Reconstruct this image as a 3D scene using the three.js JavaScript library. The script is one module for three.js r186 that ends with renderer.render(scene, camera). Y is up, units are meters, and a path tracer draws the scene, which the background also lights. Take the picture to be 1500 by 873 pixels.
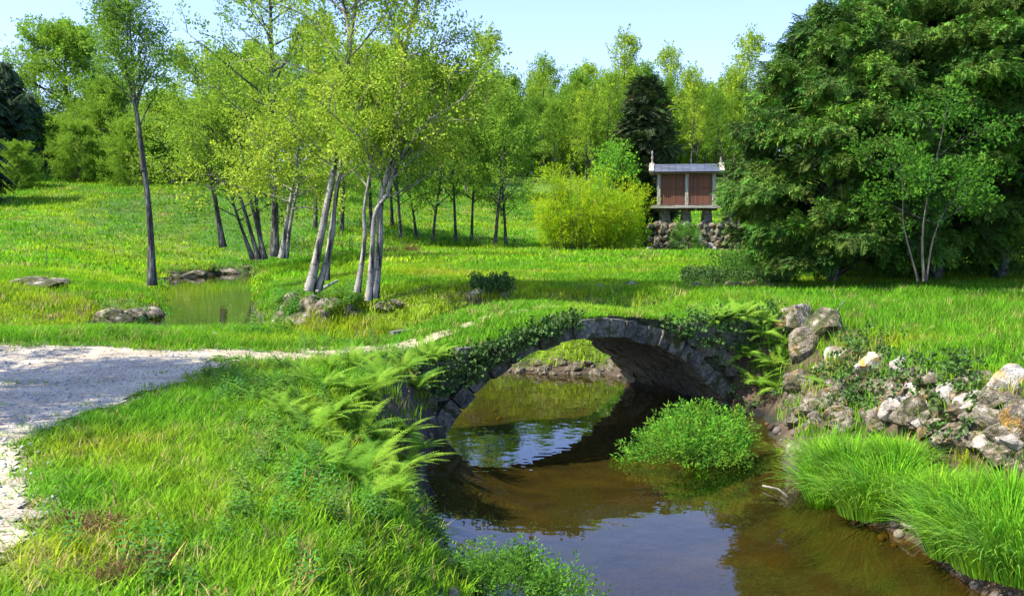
import * as THREE from 'three';
import { mergeVertices, toCreasedNormals } from 'three/addons/utils/BufferGeometryUtils.js';

/* ---------------- camera, sky, sun, exposure ---------------- */
const scene = new THREE.Scene();
const F = 1441, CX = 750, CY = 436.5, EYE = 2.7, PITCH = 0.0703;
const camera = new THREE.PerspectiveCamera(2 * Math.atan(CY / F) * 180 / Math.PI, 1500 / 873, 0.05, 600);
camera.position.set(0, EYE, 0);
camera.rotation.set(-PITCH, 0, 0);
camera.updateMatrixWorld(true);
const renderer = new THREE.WebGLRenderer({ antialias: true });
renderer.toneMapping = THREE.LinearToneMapping;
renderer.toneMappingExposure = 2.35;
renderer.shadowMap.enabled = true;
const SUN = new THREE.Vector3(-0.80, 1.12, 0.22).normalize();
const sun = new THREE.DirectionalLight(new THREE.Color(1, 0.955, 0.87), 5.0);
sun.position.copy(SUN).multiplyScalar(120);
sun.castShadow = true;
sun.shadow.mapSize.set(4096, 4096);
sun.shadow.camera.left = -70; sun.shadow.camera.right = 70; sun.shadow.camera.top = 70; sun.shadow.camera.bottom = -70;
sun.shadow.camera.near = 1; sun.shadow.camera.far = 300;
scene.add(sun); scene.add(sun.target);
{ // clear spring sky: pale near the horizon, blue overhead, a broad glow round the sun
  const W = 512, H = 256, d = new Float32Array(W * H * 4);
  for (let j = 0; j < H; j++) {
    const el = ((j + 0.5) / H - 0.5) * Math.PI, y = Math.sin(el);
    for (let i = 0; i < W; i++) {
      const az = ((i + 0.5) / W - 0.5) * 2 * Math.PI;
      const dir = new THREE.Vector3(Math.cos(el) * Math.cos(az), y, Math.cos(el) * Math.sin(az));
      const k = Math.pow(1 - Math.max(0, y), 3.2);
      const c = Math.max(0, dir.dot(SUN)), g = 0.5 * Math.pow(c, 2.2) + 0.5 * Math.pow(c, 14);
      const o = (j * W + i) * 4;
      d[o] = 0.025 + (0.56 - 0.025) * k + g * 0.95;
      d[o + 1] = 0.14 + (0.73 - 0.14) * k + g * 0.95;
      d[o + 2] = 0.60 + (1.06 - 0.60) * k + g * 0.85;
      d[o + 3] = 1;
    }
  }
  const t = new THREE.DataTexture(d, W, H, THREE.RGBAFormat, THREE.FloatType);
  t.mapping = THREE.EquirectangularReflectionMapping; t.magFilter = THREE.LinearFilter; t.needsUpdate = true;
  scene.background = t; scene.environment = t;
}

/* ---------------- helpers ---------------- */
const V = (x, y, z) => new THREE.Vector3(x, y, z);
function rngOf(seed) { let a = seed >>> 0; return () => { a = (a + 0x6D2B79F5) | 0; let t = Math.imul(a ^ (a >>> 15), 1 | a); t = (t + Math.imul(t ^ (t >>> 7), 61 | t)) ^ t; return ((t ^ (t >>> 14)) >>> 0) / 4294967296; }; }
const lerp = (a, b, t) => a + (b - a) * t, clamp = (x, a = 0, b = 1) => Math.min(b, Math.max(a, x));
const smooth = (a, b, x) => { const t = clamp((x - a) / (b - a)); return t * t * (3 - 2 * t); };
function hash(x, y, z) { let h = Math.imul(x, 374761393) ^ Math.imul(y, 668265263) ^ Math.imul(z, 1274126177); h = Math.imul(h ^ (h >>> 13), 1103515245); h ^= h >>> 16; return (h >>> 0) / 4294967296; }
function noise(x, y, z = 0) { // value noise, 0..1
  const xi = Math.floor(x), yi = Math.floor(y), zi = Math.floor(z); let u = x - xi, v = y - yi, w = z - zi;
  u = u * u * (3 - 2 * u); v = v * v * (3 - 2 * v); w = w * w * (3 - 2 * w);
  const a = (k) => lerp(lerp(hash(xi, yi, zi + k), hash(xi + 1, yi, zi + k), u), lerp(hash(xi, yi + 1, zi + k), hash(xi + 1, yi + 1, zi + k), u), v);
  return lerp(a(0), a(1), w);
}
function fbm(x, y, z = 0, n = 4) { let s = 0, a = 0.5, t = 0; for (let i = 0; i < n; i++) { s += a * noise(x, y, z + i * 7.3); t += a; a *= 0.5; x *= 2.03; y *= 2.03; z *= 2.03; } return s / t; }
function ray(px, py) { return V((px - CX) / F, (CY - py) / F, -1).applyEuler(new THREE.Euler(-PITCH, 0, 0)); }
function atY(px, py, y) { const r = ray(px, py), k = (y - EYE) / r.y; return V(r.x * k, y, r.z * k); }
function atZ(px, py, depth) { const r = ray(px, py), k = -depth / r.z; return V(r.x * k, EYE + r.y * k, -depth); }

const used = {};
const numbered = (n) => { const k = (used[n] = (used[n] ?? -1) + 1); return k ? `${n}_${String(k).padStart(3, '0')}` : n; };
function tag(o, label, category, group, kind) { o.userData.label = label; o.userData.category = category; if (group) o.userData.group = group; if (kind) o.userData.kind = kind; return o; }
function top(o, name) { o.name = numbered(name); scene.add(o); return o; }
function mesh(name, geo, mat, parent) { const m = new THREE.Mesh(geo, mat); m.name = name; m.castShadow = m.receiveShadow = true; if (parent) parent.add(m); return m; }
function instanced(name, geo, mat, list, parent) { // list of {m: Matrix4, c: Color}
  const im = new THREE.InstancedMesh(geo, mat, list.length); im.name = name; im.castShadow = im.receiveShadow = true; im.userData.kind = 'stuff';
  list.forEach((e, i) => { im.setMatrixAt(i, e.m); im.setColorAt(i, e.c); });
  im.frustumCulled = false; if (parent) parent.add(im); return im;
}
class GB { // collects triangles
  constructor() { this.p = []; this.u = []; this.i = []; this.c = []; }
  v(x, y, z, u = 0, w = 0, c) { this.p.push(x, y, z); this.u.push(u, w); if (c) this.c.push(c[0], c[1], c[2]); return this.p.length / 3 - 1; }
  t(a, b, c) { this.i.push(a, b, c); }
  q(a, b, c, d) { this.i.push(a, b, c, a, c, d); }
  tube(pts, rad, sides = 6, vs = 1) {
    const base = this.p.length / 3, n = pts.length; let len = 0; let side = V(1, 0, 0.13);
    for (let k = 0; k < n; k++) {
      const d = pts[Math.min(k + 1, n - 1)].clone().sub(pts[Math.max(k - 1, 0)]).normalize();
      const a = side.clone().addScaledVector(d, -side.dot(d)); if (a.lengthSq() < 1e-4) a.set(0, 0, 1).addScaledVector(d, -d.z); a.normalize(); side = a;
      const b = d.clone().cross(a); if (k) len += pts[k].distanceTo(pts[k - 1]);
      for (let s = 0; s <= sides; s++) {
        const t = s / sides * 2 * Math.PI, r = rad[k];
        this.v(pts[k].x + r * (Math.cos(t) * a.x + Math.sin(t) * b.x), pts[k].y + r * (Math.cos(t) * a.y + Math.sin(t) * b.y), pts[k].z + r * (Math.cos(t) * a.z + Math.sin(t) * b.z), s / sides, len * vs);
      }
    }
    for (let k = 0; k < n - 1; k++) for (let s = 0; s < sides; s++) { const o = base + k * (sides + 1) + s; this.q(o, o + 1, o + sides + 2, o + sides + 1); }
  }
  geo(flat = false) {
    const g = new THREE.BufferGeometry();
    g.setAttribute('position', new THREE.Float32BufferAttribute(this.p, 3)); g.setAttribute('uv', new THREE.Float32BufferAttribute(this.u, 2));
    if (this.c.length) g.setAttribute('color', new THREE.Float32BufferAttribute(this.c, 3));
    g.setIndex(this.i); if (flat) return g.toNonIndexed().computeVertexNormals() ?? g; g.computeVertexNormals(); return g;
  }
}
/* textures: tileable noise */
function pnoise(x, y, per, seed) { const xi = Math.floor(x), yi = Math.floor(y); let u = x - xi, v = y - yi; u = u * u * (3 - 2 * u); v = v * v * (3 - 2 * v); const w = (a) => ((a % per) + per) % per; const h = (a, b) => hash(w(a), w(b), seed); return lerp(lerp(h(xi, yi), h(xi + 1, yi), u), lerp(h(xi, yi + 1), h(xi + 1, yi + 1), u), v); }
function pfbm(x, y, per, seed, n = 5) { let s = 0, a = 0.5, t = 0; for (let i = 0; i < n; i++) { s += a * pnoise(x * per, y * per, per, seed + i); t += a; a *= 0.55; per *= 2; } return s / t; }
function texture(N, M, fn, srgb) {
  const d = new Uint8Array(N * M * 4);
  for (let j = 0; j < M; j++) for (let i = 0; i < N; i++) { const c = fn(i / N, j / M), o = (j * N + i) * 4; const r = Array.isArray(c) ? c : [c, c, c]; for (let k = 0; k < 3; k++) d[o + k] = clamp(r[k]) * 255; d[o + 3] = 255; }
  const t = new THREE.DataTexture(d, N, M, THREE.RGBAFormat); t.wrapS = t.wrapT = THREE.RepeatWrapping; t.magFilter = THREE.LinearFilter; t.minFilter = THREE.LinearMipmapLinearFilter; t.generateMipmaps = true; if (srgb) t.colorSpace = THREE.SRGBColorSpace; t.needsUpdate = true; return t;
}
const grainTex = texture(512, 512, (x, y) => { const n = pfbm(x, y, 8, 3), m = pfbm(x, y, 64, 9, 3); return 0.42 + 0.42 * n + 0.45 * (m - 0.5) + 0.12; });
const grainBump = texture(512, 512, (x, y) => 0.5 * pfbm(x, y, 8, 21) + 0.5 * pfbm(x, y, 48, 22, 3));
const gravelTex = texture(1024, 1024, (x, y) => { const n = pfbm(x, y, 6, 31, 4), m = pnoise(x * 256, y * 256, 256, 5), q = pnoise(x * 110, y * 110, 110, 6); const v = 0.62 + 0.3 * (n - 0.5) + 0.26 * (m - 0.5) + (q > 0.83 ? -0.28 : 0); return [v * 1.02, v, v * 0.95]; }, true);
const stoneTex = texture(512, 512, (x, y) => { const n = pfbm(x, y, 5, 41), m = pfbm(x, y, 40, 42, 3), l = pfbm(x, y, 9, 47, 4); let v = 0.56 + 0.6 * (n - 0.5) + 0.5 * (m - 0.5); let c = [v, v * 0.97, v * 0.92]; if (l > 0.58) { const k = clamp((l - 0.58) * 9); c = [lerp(c[0], 0.34, k), lerp(c[1], 0.36, k), lerp(c[2], 0.16, k)]; } return c; }, true);
const stoneBump = texture(512, 512, (x, y) => 0.6 * pfbm(x, y, 6, 51, 4) + 0.4 * pfbm(x, y, 50, 52, 3));
const birchTex = texture(256, 512, (x, y) => { const n = pfbm(x, y, 6, 61), s = pnoise(x * 5, y * 60, 60, 62), b = pfbm(x, y, 4, 65, 4), l = pnoise(x * 9, y * 130, 130, 67); let v = 0.62 + 0.5 * (n - 0.5); if (s > 0.74 && l > 0.5) v *= 0.5; if (b > 0.47) v *= lerp(1, 0.22, clamp((b - 0.47) * 9)); return [v, v * 0.97, v * 0.91]; }, true);
const barkTex = texture(256, 512, (x, y) => { const s = pnoise(x * 22, y * 14, 22 * 7, 71), n = pfbm(x, y, 10, 72), l = pfbm(x, y, 5, 74, 4); let v = 0.20 + 0.26 * (n - 0.5) + 0.16 * (s - 0.5); let c = [v * 1.06, v * 0.96, v * 0.82]; if (l > 0.61) c = [v * 1.6, v * 1.6, v * 1.4]; return c; }, true);
const barkBump = texture(256, 512, (x, y) => 0.5 * pnoise(x * 26, y * 12, 26 * 12, 81) + 0.5 * pfbm(x, y, 16, 82));
const woodTex = texture(128, 512, (x, y) => { const s = pnoise(x * 30, y * 3, 90, 91), n = pfbm(x, y, 6, 92); const v = 0.72 + 0.35 * (s - 0.5) + 0.35 * (n - 0.5); return [v, v, v]; });
const waterBump = texture(512, 512, (x, y) => 0.65 * pfbm(x, y, 7, 101, 3) + 0.35 * pfbm(x, y, 22, 105, 2));

/* ---------------- place: stream, pond, bridge axes, terrain ---------------- */
const L0 = atY(652, 640, 0), ANG = 27 * Math.PI / 180, SPAN = 4.6, BW = 2.6;
const BU = V(Math.cos(ANG), 0, -Math.sin(ANG)), BN = V(Math.sin(ANG), 0, Math.cos(ANG)); // along the deck, and out of the near face
const bp = (t, w, y = 0) => V(L0.x + BU.x * t - BN.x * w, y, L0.z + BU.z * t - BN.z * w);
const toBridge = (x, z) => { const dx = x - L0.x, dz = z - L0.z; return [dx * BU.x + dz * BU.z, -(dx * BN.x + dz * BN.z)]; };
const R0 = bp(SPAN, 0), L1 = bp(0, BW), R1 = bp(SPAN, BW);
const xz = (p) => [p.x, p.z];
const w0 = (px, py) => xz(atY(px, py, 0)), wP = (px, py) => xz(atY(px, py, 0.5));
const STREAM = [[1.6, 4], [0.5, -3], w0(705, 873), w0(668, 810), w0(645, 770), w0(622, 720), w0(622, 680), xz(L0), xz(L1), [-3.4, -16.0], [-5.0, -17.6], [-4.6, -19.6], [-2.0, -19.2],
  w0(745, 545), w0(800, 548), w0(880, 549), w0(925, 556), xz(R1), xz(R0), w0(1128, 612), w0(1140, 645), w0(1150, 690), w0(1195, 722), w0(1255, 762), w0(1335, 800), w0(1440, 873), [4.3, -3], [5.4, 4]];
const POND = [wP(120, 492), wP(150, 466), wP(226, 466), wP(231, 440), wP(229, 416), wP(250, 406), wP(320, 401), wP(376, 399), wP(384, 415), wP(378, 436), wP(372, 455), wP(384, 475), wP(392, 492)];
function sdf(poly, x, z) { // negative inside
  let d = 1e9, inside = false;
  for (let i = 0, j = poly.length - 1; i < poly.length; j = i++) {
    const [ax, az] = poly[j], [bx, bz] = poly[i], ex = bx - ax, ez = bz - az, wx = x - ax, wz = z - az;
    const t = clamp((wx * ex + wz * ez) / (ex * ex + ez * ez)), qx = wx - ex * t, qz = wz - ez * t; d = Math.min(d, qx * qx + qz * qz);
    if ((az > z) !== (bz > z) && x < (bx - ax) * (z - az) / (bz - az) + ax) inside = !inside;
  }
  return (inside ? -1 : 1) * Math.sqrt(d);
}
const DECK = [[-5, 1.14], [-3, 1.12], [-1.2, 1.0], [0, 0.98], [0.7, 1.19], [1.4, 1.38], [2.3, 1.49], [3.2, 1.425], [4, 1.25], [4.8, 1.27], [6, 1.42], [9, 1.45]];
function curve(pts, t) { if (t <= pts[0][0]) return pts[0][1]; for (let i = 1; i < pts.length; i++) if (t <= pts[i][0]) { const k = (t - pts[i - 1][0]) / (pts[i][0] - pts[i - 1][0]); return lerp(pts[i - 1][1], pts[i][1], k); } return pts[pts.length - 1][1]; }
const deckRaw = (t) => (curve(DECK, t - 0.2) + curve(DECK, t) + curve(DECK, t + 0.2)) / 3;
const deckY = (t) => deckRaw(t);
const ROAD = [[-30, -13.6], xz(atY(0, 507, 1.17)), xz(atY(160, 507, 1.17)), xz(atY(300, 510, 1.18)), xz(atY(330, 530, 1.18)), xz(atY(285, 545, 1.16)), xz(atY(180, 580, 1.15)), xz(atY(95, 612, 1.14)), xz(atY(22, 652, 1.12)), xz(atY(55, 690, 1.12)), xz(atY(38, 740, 1.11)), xz(atY(8, 800, 1.1)), [-2.6, -4], [-2.6, 4], [-14, 4], [-30, -4]];
const roadD = (x, z) => sdf(ROAD, x, z) + 0.30 * (fbm(x * 1.3, z * 1.3, 5) - 0.5) + 0.16 * (noise(x * 5, z * 5, 8) - 0.5);
const PATHC = [[-3.5, -12.6], xz(atY(400, 512, 1.17)), xz(atY(480, 499, 1.18)), xz(atY(585, 487, 1.22)), xz(bp(-0.4, 1.5)), xz(bp(1.0, 1.55)), xz(bp(2.6, 1.6)), xz(bp(4.4, 1.7))];
function pathD(x, z) { let d = 1e9; for (let i = 1; i < PATHC.length; i++) { const [ax, az] = PATHC[i - 1], [bx, bz] = PATHC[i], ex = bx - ax, ez = bz - az, t = clamp(((x - ax) * ex + (z - az) * ez) / (ex * ex + ez * ez)); d = Math.min(d, Math.hypot(x - ax - ex * t, z - az - ez * t) - (i < 4 ? lerp(0.50, 0.40, (i - 1 + t) / 3) : 0.13)); } return d + 0.5 * (fbm(x * 2.2, z * 2.2, 12) - 0.5) + 0.5 * (noise(x * 6, z * 6, 14) - 0.5); }
function baseY(x, z) {
  const s = -z;
  let y = 1.12 + 0.27 * smooth(9, 22, s) + 0.30 * smooth(20, 46, s);
  const s0 = lerp(38, 60, smooth(-20, 2, x)), q = s - s0, soft = 5;
  const up = q > 40 ? q - (q - 40) * 0.6 : q;
  y += 0.155 * (0.5 * (up + Math.sqrt(up * up + soft * soft)) - 0.5 * soft * smooth(-60, 0, -Math.abs(q)) * (q < 0 ? 1 : 1)) * (q < -30 ? 0 : smooth(-30, 4, q));
  y += 0.14 * smooth(2.5, 6, x) * smooth(22, 8, s); // right bank stands a little higher
  y += 0.16 * (fbm(x * 0.35, z * 0.35, 1, 3) - 0.5) * smooth(3, 8, s) + 0.05 * (noise(x * 1.7, z * 1.7, 3) - 0.5);
  const [t, w] = toBridge(x, z);
  const k = smooth(2.9, 1.3, Math.abs(w - BW / 2)) * smooth(-4.5, -2.2, t) * smooth(8.5, 6.5, t);
  return lerp(y, deckY(t, clamp(w, 0.1, BW - 0.1)), k);
}
function terrainY(x, z) {
  let y = baseY(x, z);
  if (z > -24 && x > -12 && x < 12) {
    const d = sdf(STREAM, x, z) + 0.16 * (noise(x * 2.1, z * 2.1, 4) - 0.5) + 0.08 * (noise(x * 6, z * 6, 4) - 0.5);
    const [t, w] = toBridge(x, z), nb = smooth(0.5, 0, Math.max(-w, w - BW, 0));
    const right = smooth(1.2, 2.4, x + 0.1 * (z + 10)), wid = lerp(lerp(lerp(lerp(1.4, 0.55, smooth(9, 10.3, -z)), 2.6, smooth(16, 17, -z)), lerp(1.25, 2.6, smooth(16, 17, -z)), right), 0.75, nb);
    if (d < 0) y = -0.04 - 0.40 * smooth(0, 1.1, -d) + 0.07 * (fbm(x * 2, z * 2, 6) - 0.5);
    else {
      const shelf = right * smooth(-12.5, -11.5, z * -1 * -1) * 0 + right * (1 - nb) * smooth(13, 11, -z);
      const prof = Math.pow(smooth(-0.15, wid, d) , 0.8);
      let yy = lerp(-0.05, y, prof);
      if (shelf > 0) { const ys = d < 0.22 ? lerp(-0.04, 0.2, d / 0.22) : d < 0.75 ? lerp(0.2, 0.36, (d - 0.22) / 0.53) : lerp(0.36, y, smooth(0.75, 1.5, d)); yy = lerp(yy, ys, shelf); }
      y = Math.min(y, yy);
    }
  }
  if (x < -2 && z < -12 && z > -75) {
    const d = sdf(POND, x, z) + 0.25 * (noise(x * 1.1, z * 1.1, 9) - 0.5);
    const near = smooth(-23, -19.5, z), wid = lerp(0.55, 6.2, near);
    if (d < 0) y = 0.5 - 0.05 - 0.5 * smooth(0, 1, -d);
    else { if (near < 0.5) y = Math.min(y, 0.86 + 0.12 * d + 0.015 * d * d); if (d < wid) { const pr = near > 0.5 ? d / wid : Math.pow(d / wid, 0.55); y = Math.min(y, lerp(0.46, y, pr)); } }
  }
  return y;
}
const inDeck = (t, w) => t > -1.1 && t < 5.7 && w > 0.03 && w < BW - 0.03;
function groundY(x, z) { const [t, w] = toBridge(x, z); return inDeck(t, w) ? Math.max(deckY(t, w) + 0.012, -1) : terrainY(x, z); }
function hitLand(px, py) { const r = ray(px, py); let k = 15; for (; k < 60; k += 0.05) if (EYE + r.y * k <= terrainY(r.x * k, r.z * k)) break; return V(r.x * k, terrainY(r.x * k, r.z * k), r.z * k); }
function hit(px, py) { const r = ray(px, py); let k = 3.2; for (; k < 140; k += 0.06 + k * 0.002) { if (EYE + r.y * k <= groundY(r.x * k, r.z * k)) break; } const x = r.x * k, z = r.z * k; return V(x, groundY(x, z), z); }

/* ---------------- ground ---------------- */
const M = {};
function lin(r, g, b) { return new THREE.Color().setRGB(r, g, b); }
M.ground = new THREE.MeshStandardMaterial({ vertexColors: true, map: grainTex, bumpMap: grainBump, bumpScale: 0.05, roughness: 1 });
function axis(lo, a, b, hi, fine, grow) { const o = []; for (let x = a; x <= b; x += fine) o.push(x); let s = fine, x = a; const l = []; while (x > lo) { s *= grow; x -= s; l.push(x); } s = fine; x = b; const r = []; while (x < hi) { s *= grow; x += s; r.push(x); } return [...l.reverse(), ...o, ...r]; }
function grassTone(x, z) { // linear base colour of the sward
  const a = fbm(x * 0.22, z * 0.22, 2, 3), b = fbm(x * 0.9, z * 0.9, 11, 3), c = fbm(x * 0.07, z * 0.12, 17, 2);
  const y = clamp((a - 0.42) * 2.4 + (b - 0.5) * 2.6), k = clamp((c - 0.4) * 2.5);
  return [lerp(0.15, 0.31, y) * lerp(0.8, 1.12, k), lerp(0.36, 0.46, y) * lerp(0.85, 1.08, k), 0.006];
}
{
  const xs = axis(-150, -9, 7, 150, 0.115, 1.04), zs = axis(-170, -22, -2.5, 16, 0.115, 1.028);
  const g = new GB(), nx = xs.length;
  for (const z of zs) for (const x of xs) {
    const y = terrainY(x, z); let c = grassTone(x, z).map((v) => v * 0.5);
    const ds = z > -24 && Math.abs(x) < 12 ? sdf(STREAM, x, z) : 9, dp = x < -2 && z < -12 && z > -60 ? sdf(POND, x, z) : 9;
    const n = fbm(x * 1.8, z * 1.8, 23), m = noise(x * 7, z * 7, 24);
    const earth = Math.max(smooth(0.75, 0.1, ds - 0.5 * (n - 0.5)), x > 2.5 && z < -7.5 ? smooth(1.7, 1.2, ds - 0.5 * (n - 0.5)) : 0, smooth(0.5, 0.05, dp));
    c = c.map((v, i) => lerp(v, [0.085, 0.055, 0.03][i] * (0.6 + 0.9 * m), earth));
    if (x < -1 && z > -16) { const rd = Math.min(roadD(x, z), pathD(x, z)); const k = smooth(0.45, 0, rd + 0.4 * (n - 0.5)); c = c.map((v, i) => lerp(v, [0.36, 0.31, 0.2][i] * (0.6 + 0.8 * m), k)); }
    if (dp < 0.05) c = [0.03 * (0.6 + m), 0.026 * (0.6 + m), 0.01]; if (ds < 0.05) { const ch = fbm(x * 1.1, z * 2.4, 31), al = fbm(x * 1.4, z * 1.4, 37); const p = Math.max(0.12, 0.1 + 2.2 * ch * ch + 0.7 * (m - 0.5) + 1.1 * (noise(x * 2.2 + z, z * 5, 57) - 0.45)); c = [0.025 * p, 0.0185 * p, 0.003 * p]; if (al > 0.52) { const k = clamp((al - 0.52) * 7); c = [lerp(c[0], 0.016, k), lerp(c[1], 0.019, k), lerp(c[2], 0.002, k)]; } }
    g.v(x, y, z, x / 1.7, z / 1.7, c);
  }
  for (let j = 0; j < zs.length - 1; j++) for (let i = 0; i < nx - 1; i++) { const o = j * nx + i; g.q(o, o + nx, o + nx + 1, o + 1); }
  const o = top(mesh('ground', g.geo(), M.ground), 'ground'); tag(o, 'green meadow ground with the stream channel and rising hillside', 'ground', null, 'structure');
}
/* gravel sheets */
M.gravel = new THREE.MeshStandardMaterial({ map: gravelTex, bumpMap: gravelTex, bumpScale: 0.012, roughness: 0.95, color: lin(0.96, 0.82, 0.61) });
M.sand = new THREE.MeshStandardMaterial({ map: gravelTex, bumpMap: gravelTex, bumpScale: 0.012, roughness: 1, color: lin(0.92, 0.76, 0.50) });
function sheet(name, label, category, fn, x0, x1, z0, z1, st) {
  const g = new GB(), id = new Map(); const nx = Math.ceil((x1 - x0) / st), nz = Math.ceil((z1 - z0) / st);
  const vid = (i, j) => { const k = i * 5000 + j; if (!id.has(k)) { const x = x0 + i * st, z = z0 + j * st; id.set(k, g.v(x, groundY(x, z) + 0.014, z, x / 2.3, z / 2.3)); } return id.get(k); };
  for (let i = 0; i < nx; i++) for (let j = 0; j < nz; j++) if (fn(x0 + (i + 0.5) * st, z0 + (j + 0.5) * st) < 0) g.q(vid(i, j), vid(i, j + 1), vid(i + 1, j + 1), vid(i + 1, j));
  const o = top(mesh(name, g.geo(), name === 'gravel_path' ? M.sand : M.gravel), name); return tag(o, label, category, null, 'structure');
}
sheet('gravel_road', 'pale gravel road curving in beside the stream bank', 'road', roadD, -16, -2, -14.2, 3.5, 0.05);
sheet('gravel_path', 'worn gravelly footpath running from the road to the stone bridge', 'path', (x, z) => Math.max(pathD(x, z), -roadD(x, z) - 0.02), -5, 4, -18, -11.5, 0.05);

/* ---------------- water ---------------- */
M.water = new THREE.MeshPhysicalMaterial({ color: lin(0.86, 0.76, 0.36), transmission: 1, thickness: 0, roughness: 0.0, ior: 1.33, bumpMap: waterBump, bumpScale: 0.0035 });
function waterSheet(name, poly, y, grow, label, category) {
  const c = poly; const out = [];
  let area = 0; for (let i = 0; i < c.length; i++) { const a = c[i], b = c[(i + 1) % c.length]; area += a[0] * b[1] - b[0] * a[1]; }
  const sg = Math.sign(area);
  for (let i = 0; i < c.length; i++) { const a = c[(i + c.length - 1) % c.length], b = c[(i + 1) % c.length], dx = b[0] - a[0], dz = b[1] - a[1], l = Math.hypot(dx, dz); out.push(new THREE.Vector2(c[i][0] + sg * dz / l * grow, c[i][1] - sg * dx / l * grow)); }
  const g = new THREE.ShapeGeometry(new THREE.Shape(out)); const p = g.attributes.position, uv = [];
  const gb = new GB(); for (let i = 0; i < p.count; i++) gb.v(p.getX(i), y, p.getY(i), p.getX(i) / 3.2, p.getY(i) / 3.2);
  const ix = g.index.array; for (let i = 0; i < ix.length; i += 3) gb.t(ix[i], ix[i + 2], ix[i + 1]);
  const geo = gb.geo(); if (geo.attributes.normal.getY(0) < 0) { const a = geo.index.array; for (let i = 0; i < a.length; i += 3) { const t = a[i]; a[i] = a[i + 1]; a[i + 1] = t; } geo.computeVertexNormals(); }
  return tag(top(mesh(name, geo, M.water), name), label, category, null, 'structure');
}
waterSheet('stream_water', STREAM, 0, 0.22, 'clear shallow stream water over a brown bed under the bridge', 'water');
waterSheet('pond_water', POND, 0.5, 0.2, 'still green pond water between the alder and the birches', 'water');

/* ---------------- stone shapes ---------------- */
function hewn(g, angle, sc, off = 0) { // crisp broken edges, and the texture laid on each face from the side it faces
  g = toCreasedNormals(g, angle); const p = g.attributes.position, uv = new Float32Array(p.count * 2);
  for (let i = 0; i < p.count; i += 3) { const a = V(p.getX(i), p.getY(i), p.getZ(i)), b = V(p.getX(i + 1), p.getY(i + 1), p.getZ(i + 1)), c = V(p.getX(i + 2), p.getY(i + 2), p.getZ(i + 2)), n = b.clone().sub(a).cross(c.clone().sub(a)); const x = Math.abs(n.x), y = Math.abs(n.y), z = Math.abs(n.z);
    [a, b, c].forEach((q, k) => { const t = x > y && x > z ? [q.z, q.y] : y > z ? [q.x, q.z] : [q.x, q.y]; uv[(i + k) * 2] = t[0] * sc + off * 0.377; uv[(i + k) * 2 + 1] = t[1] * sc + off * 0.613; }); }
  g.setAttribute('uv', new THREE.BufferAttribute(uv, 2)); return g;
}
M.stone = new THREE.MeshStandardMaterial({ color: lin(0.42, 0.41, 0.35), map: stoneTex, bumpMap: stoneBump, bumpScale: 0.02, roughness: 0.95, vertexColors: true });
function blockGeo(seed, w, h, d, taper = 0) { // rough hewn block, slightly wedge shaped, w across, h high (radial), d deep
  const g = new THREE.BoxGeometry(1, 1, 1, 3, 3, 3), p = g.attributes.position, col = [], r = rngOf(seed), tone = 0.75 + 0.4 * r();
  for (let i = 0; i < p.count; i++) {
    let x = p.getX(i), y = p.getY(i), z = p.getZ(i);
    const ed = (Math.abs(x) > 0.49) + (Math.abs(y) > 0.49) + (Math.abs(z) > 0.49); const s = ed === 3 ? 0.95 : ed === 2 ? 0.975 : 1;
    const n = (k) => (noise(x * 2.3 + seed * 3.1, y * 2.3 + k * 5, z * 2.3 + k) - 0.5);
    p.setXYZ(i, (x * s + 0.06 * n(1)) * w * (1 + taper * y), (y * s + 0.08 * n(2)) * h, (z * s + 0.08 * n(3)) * d);
    const m = noise(x * 3 + seed, y * 3, z * 3); col.push(tone * lerp(0.75, 1.05, m), tone * lerp(0.78, 1.04, m), tone * lerp(0.7, 0.98, m));
  }
  g.setAttribute('color', new THREE.Float32BufferAttribute(col, 3)); g.deleteAttribute('normal'); g.deleteAttribute('uv'); const q = mergeVertices(g, 1e-4); q.computeVertexNormals(); return hewn(q, 0.5, 0.8, seed);
}
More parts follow.
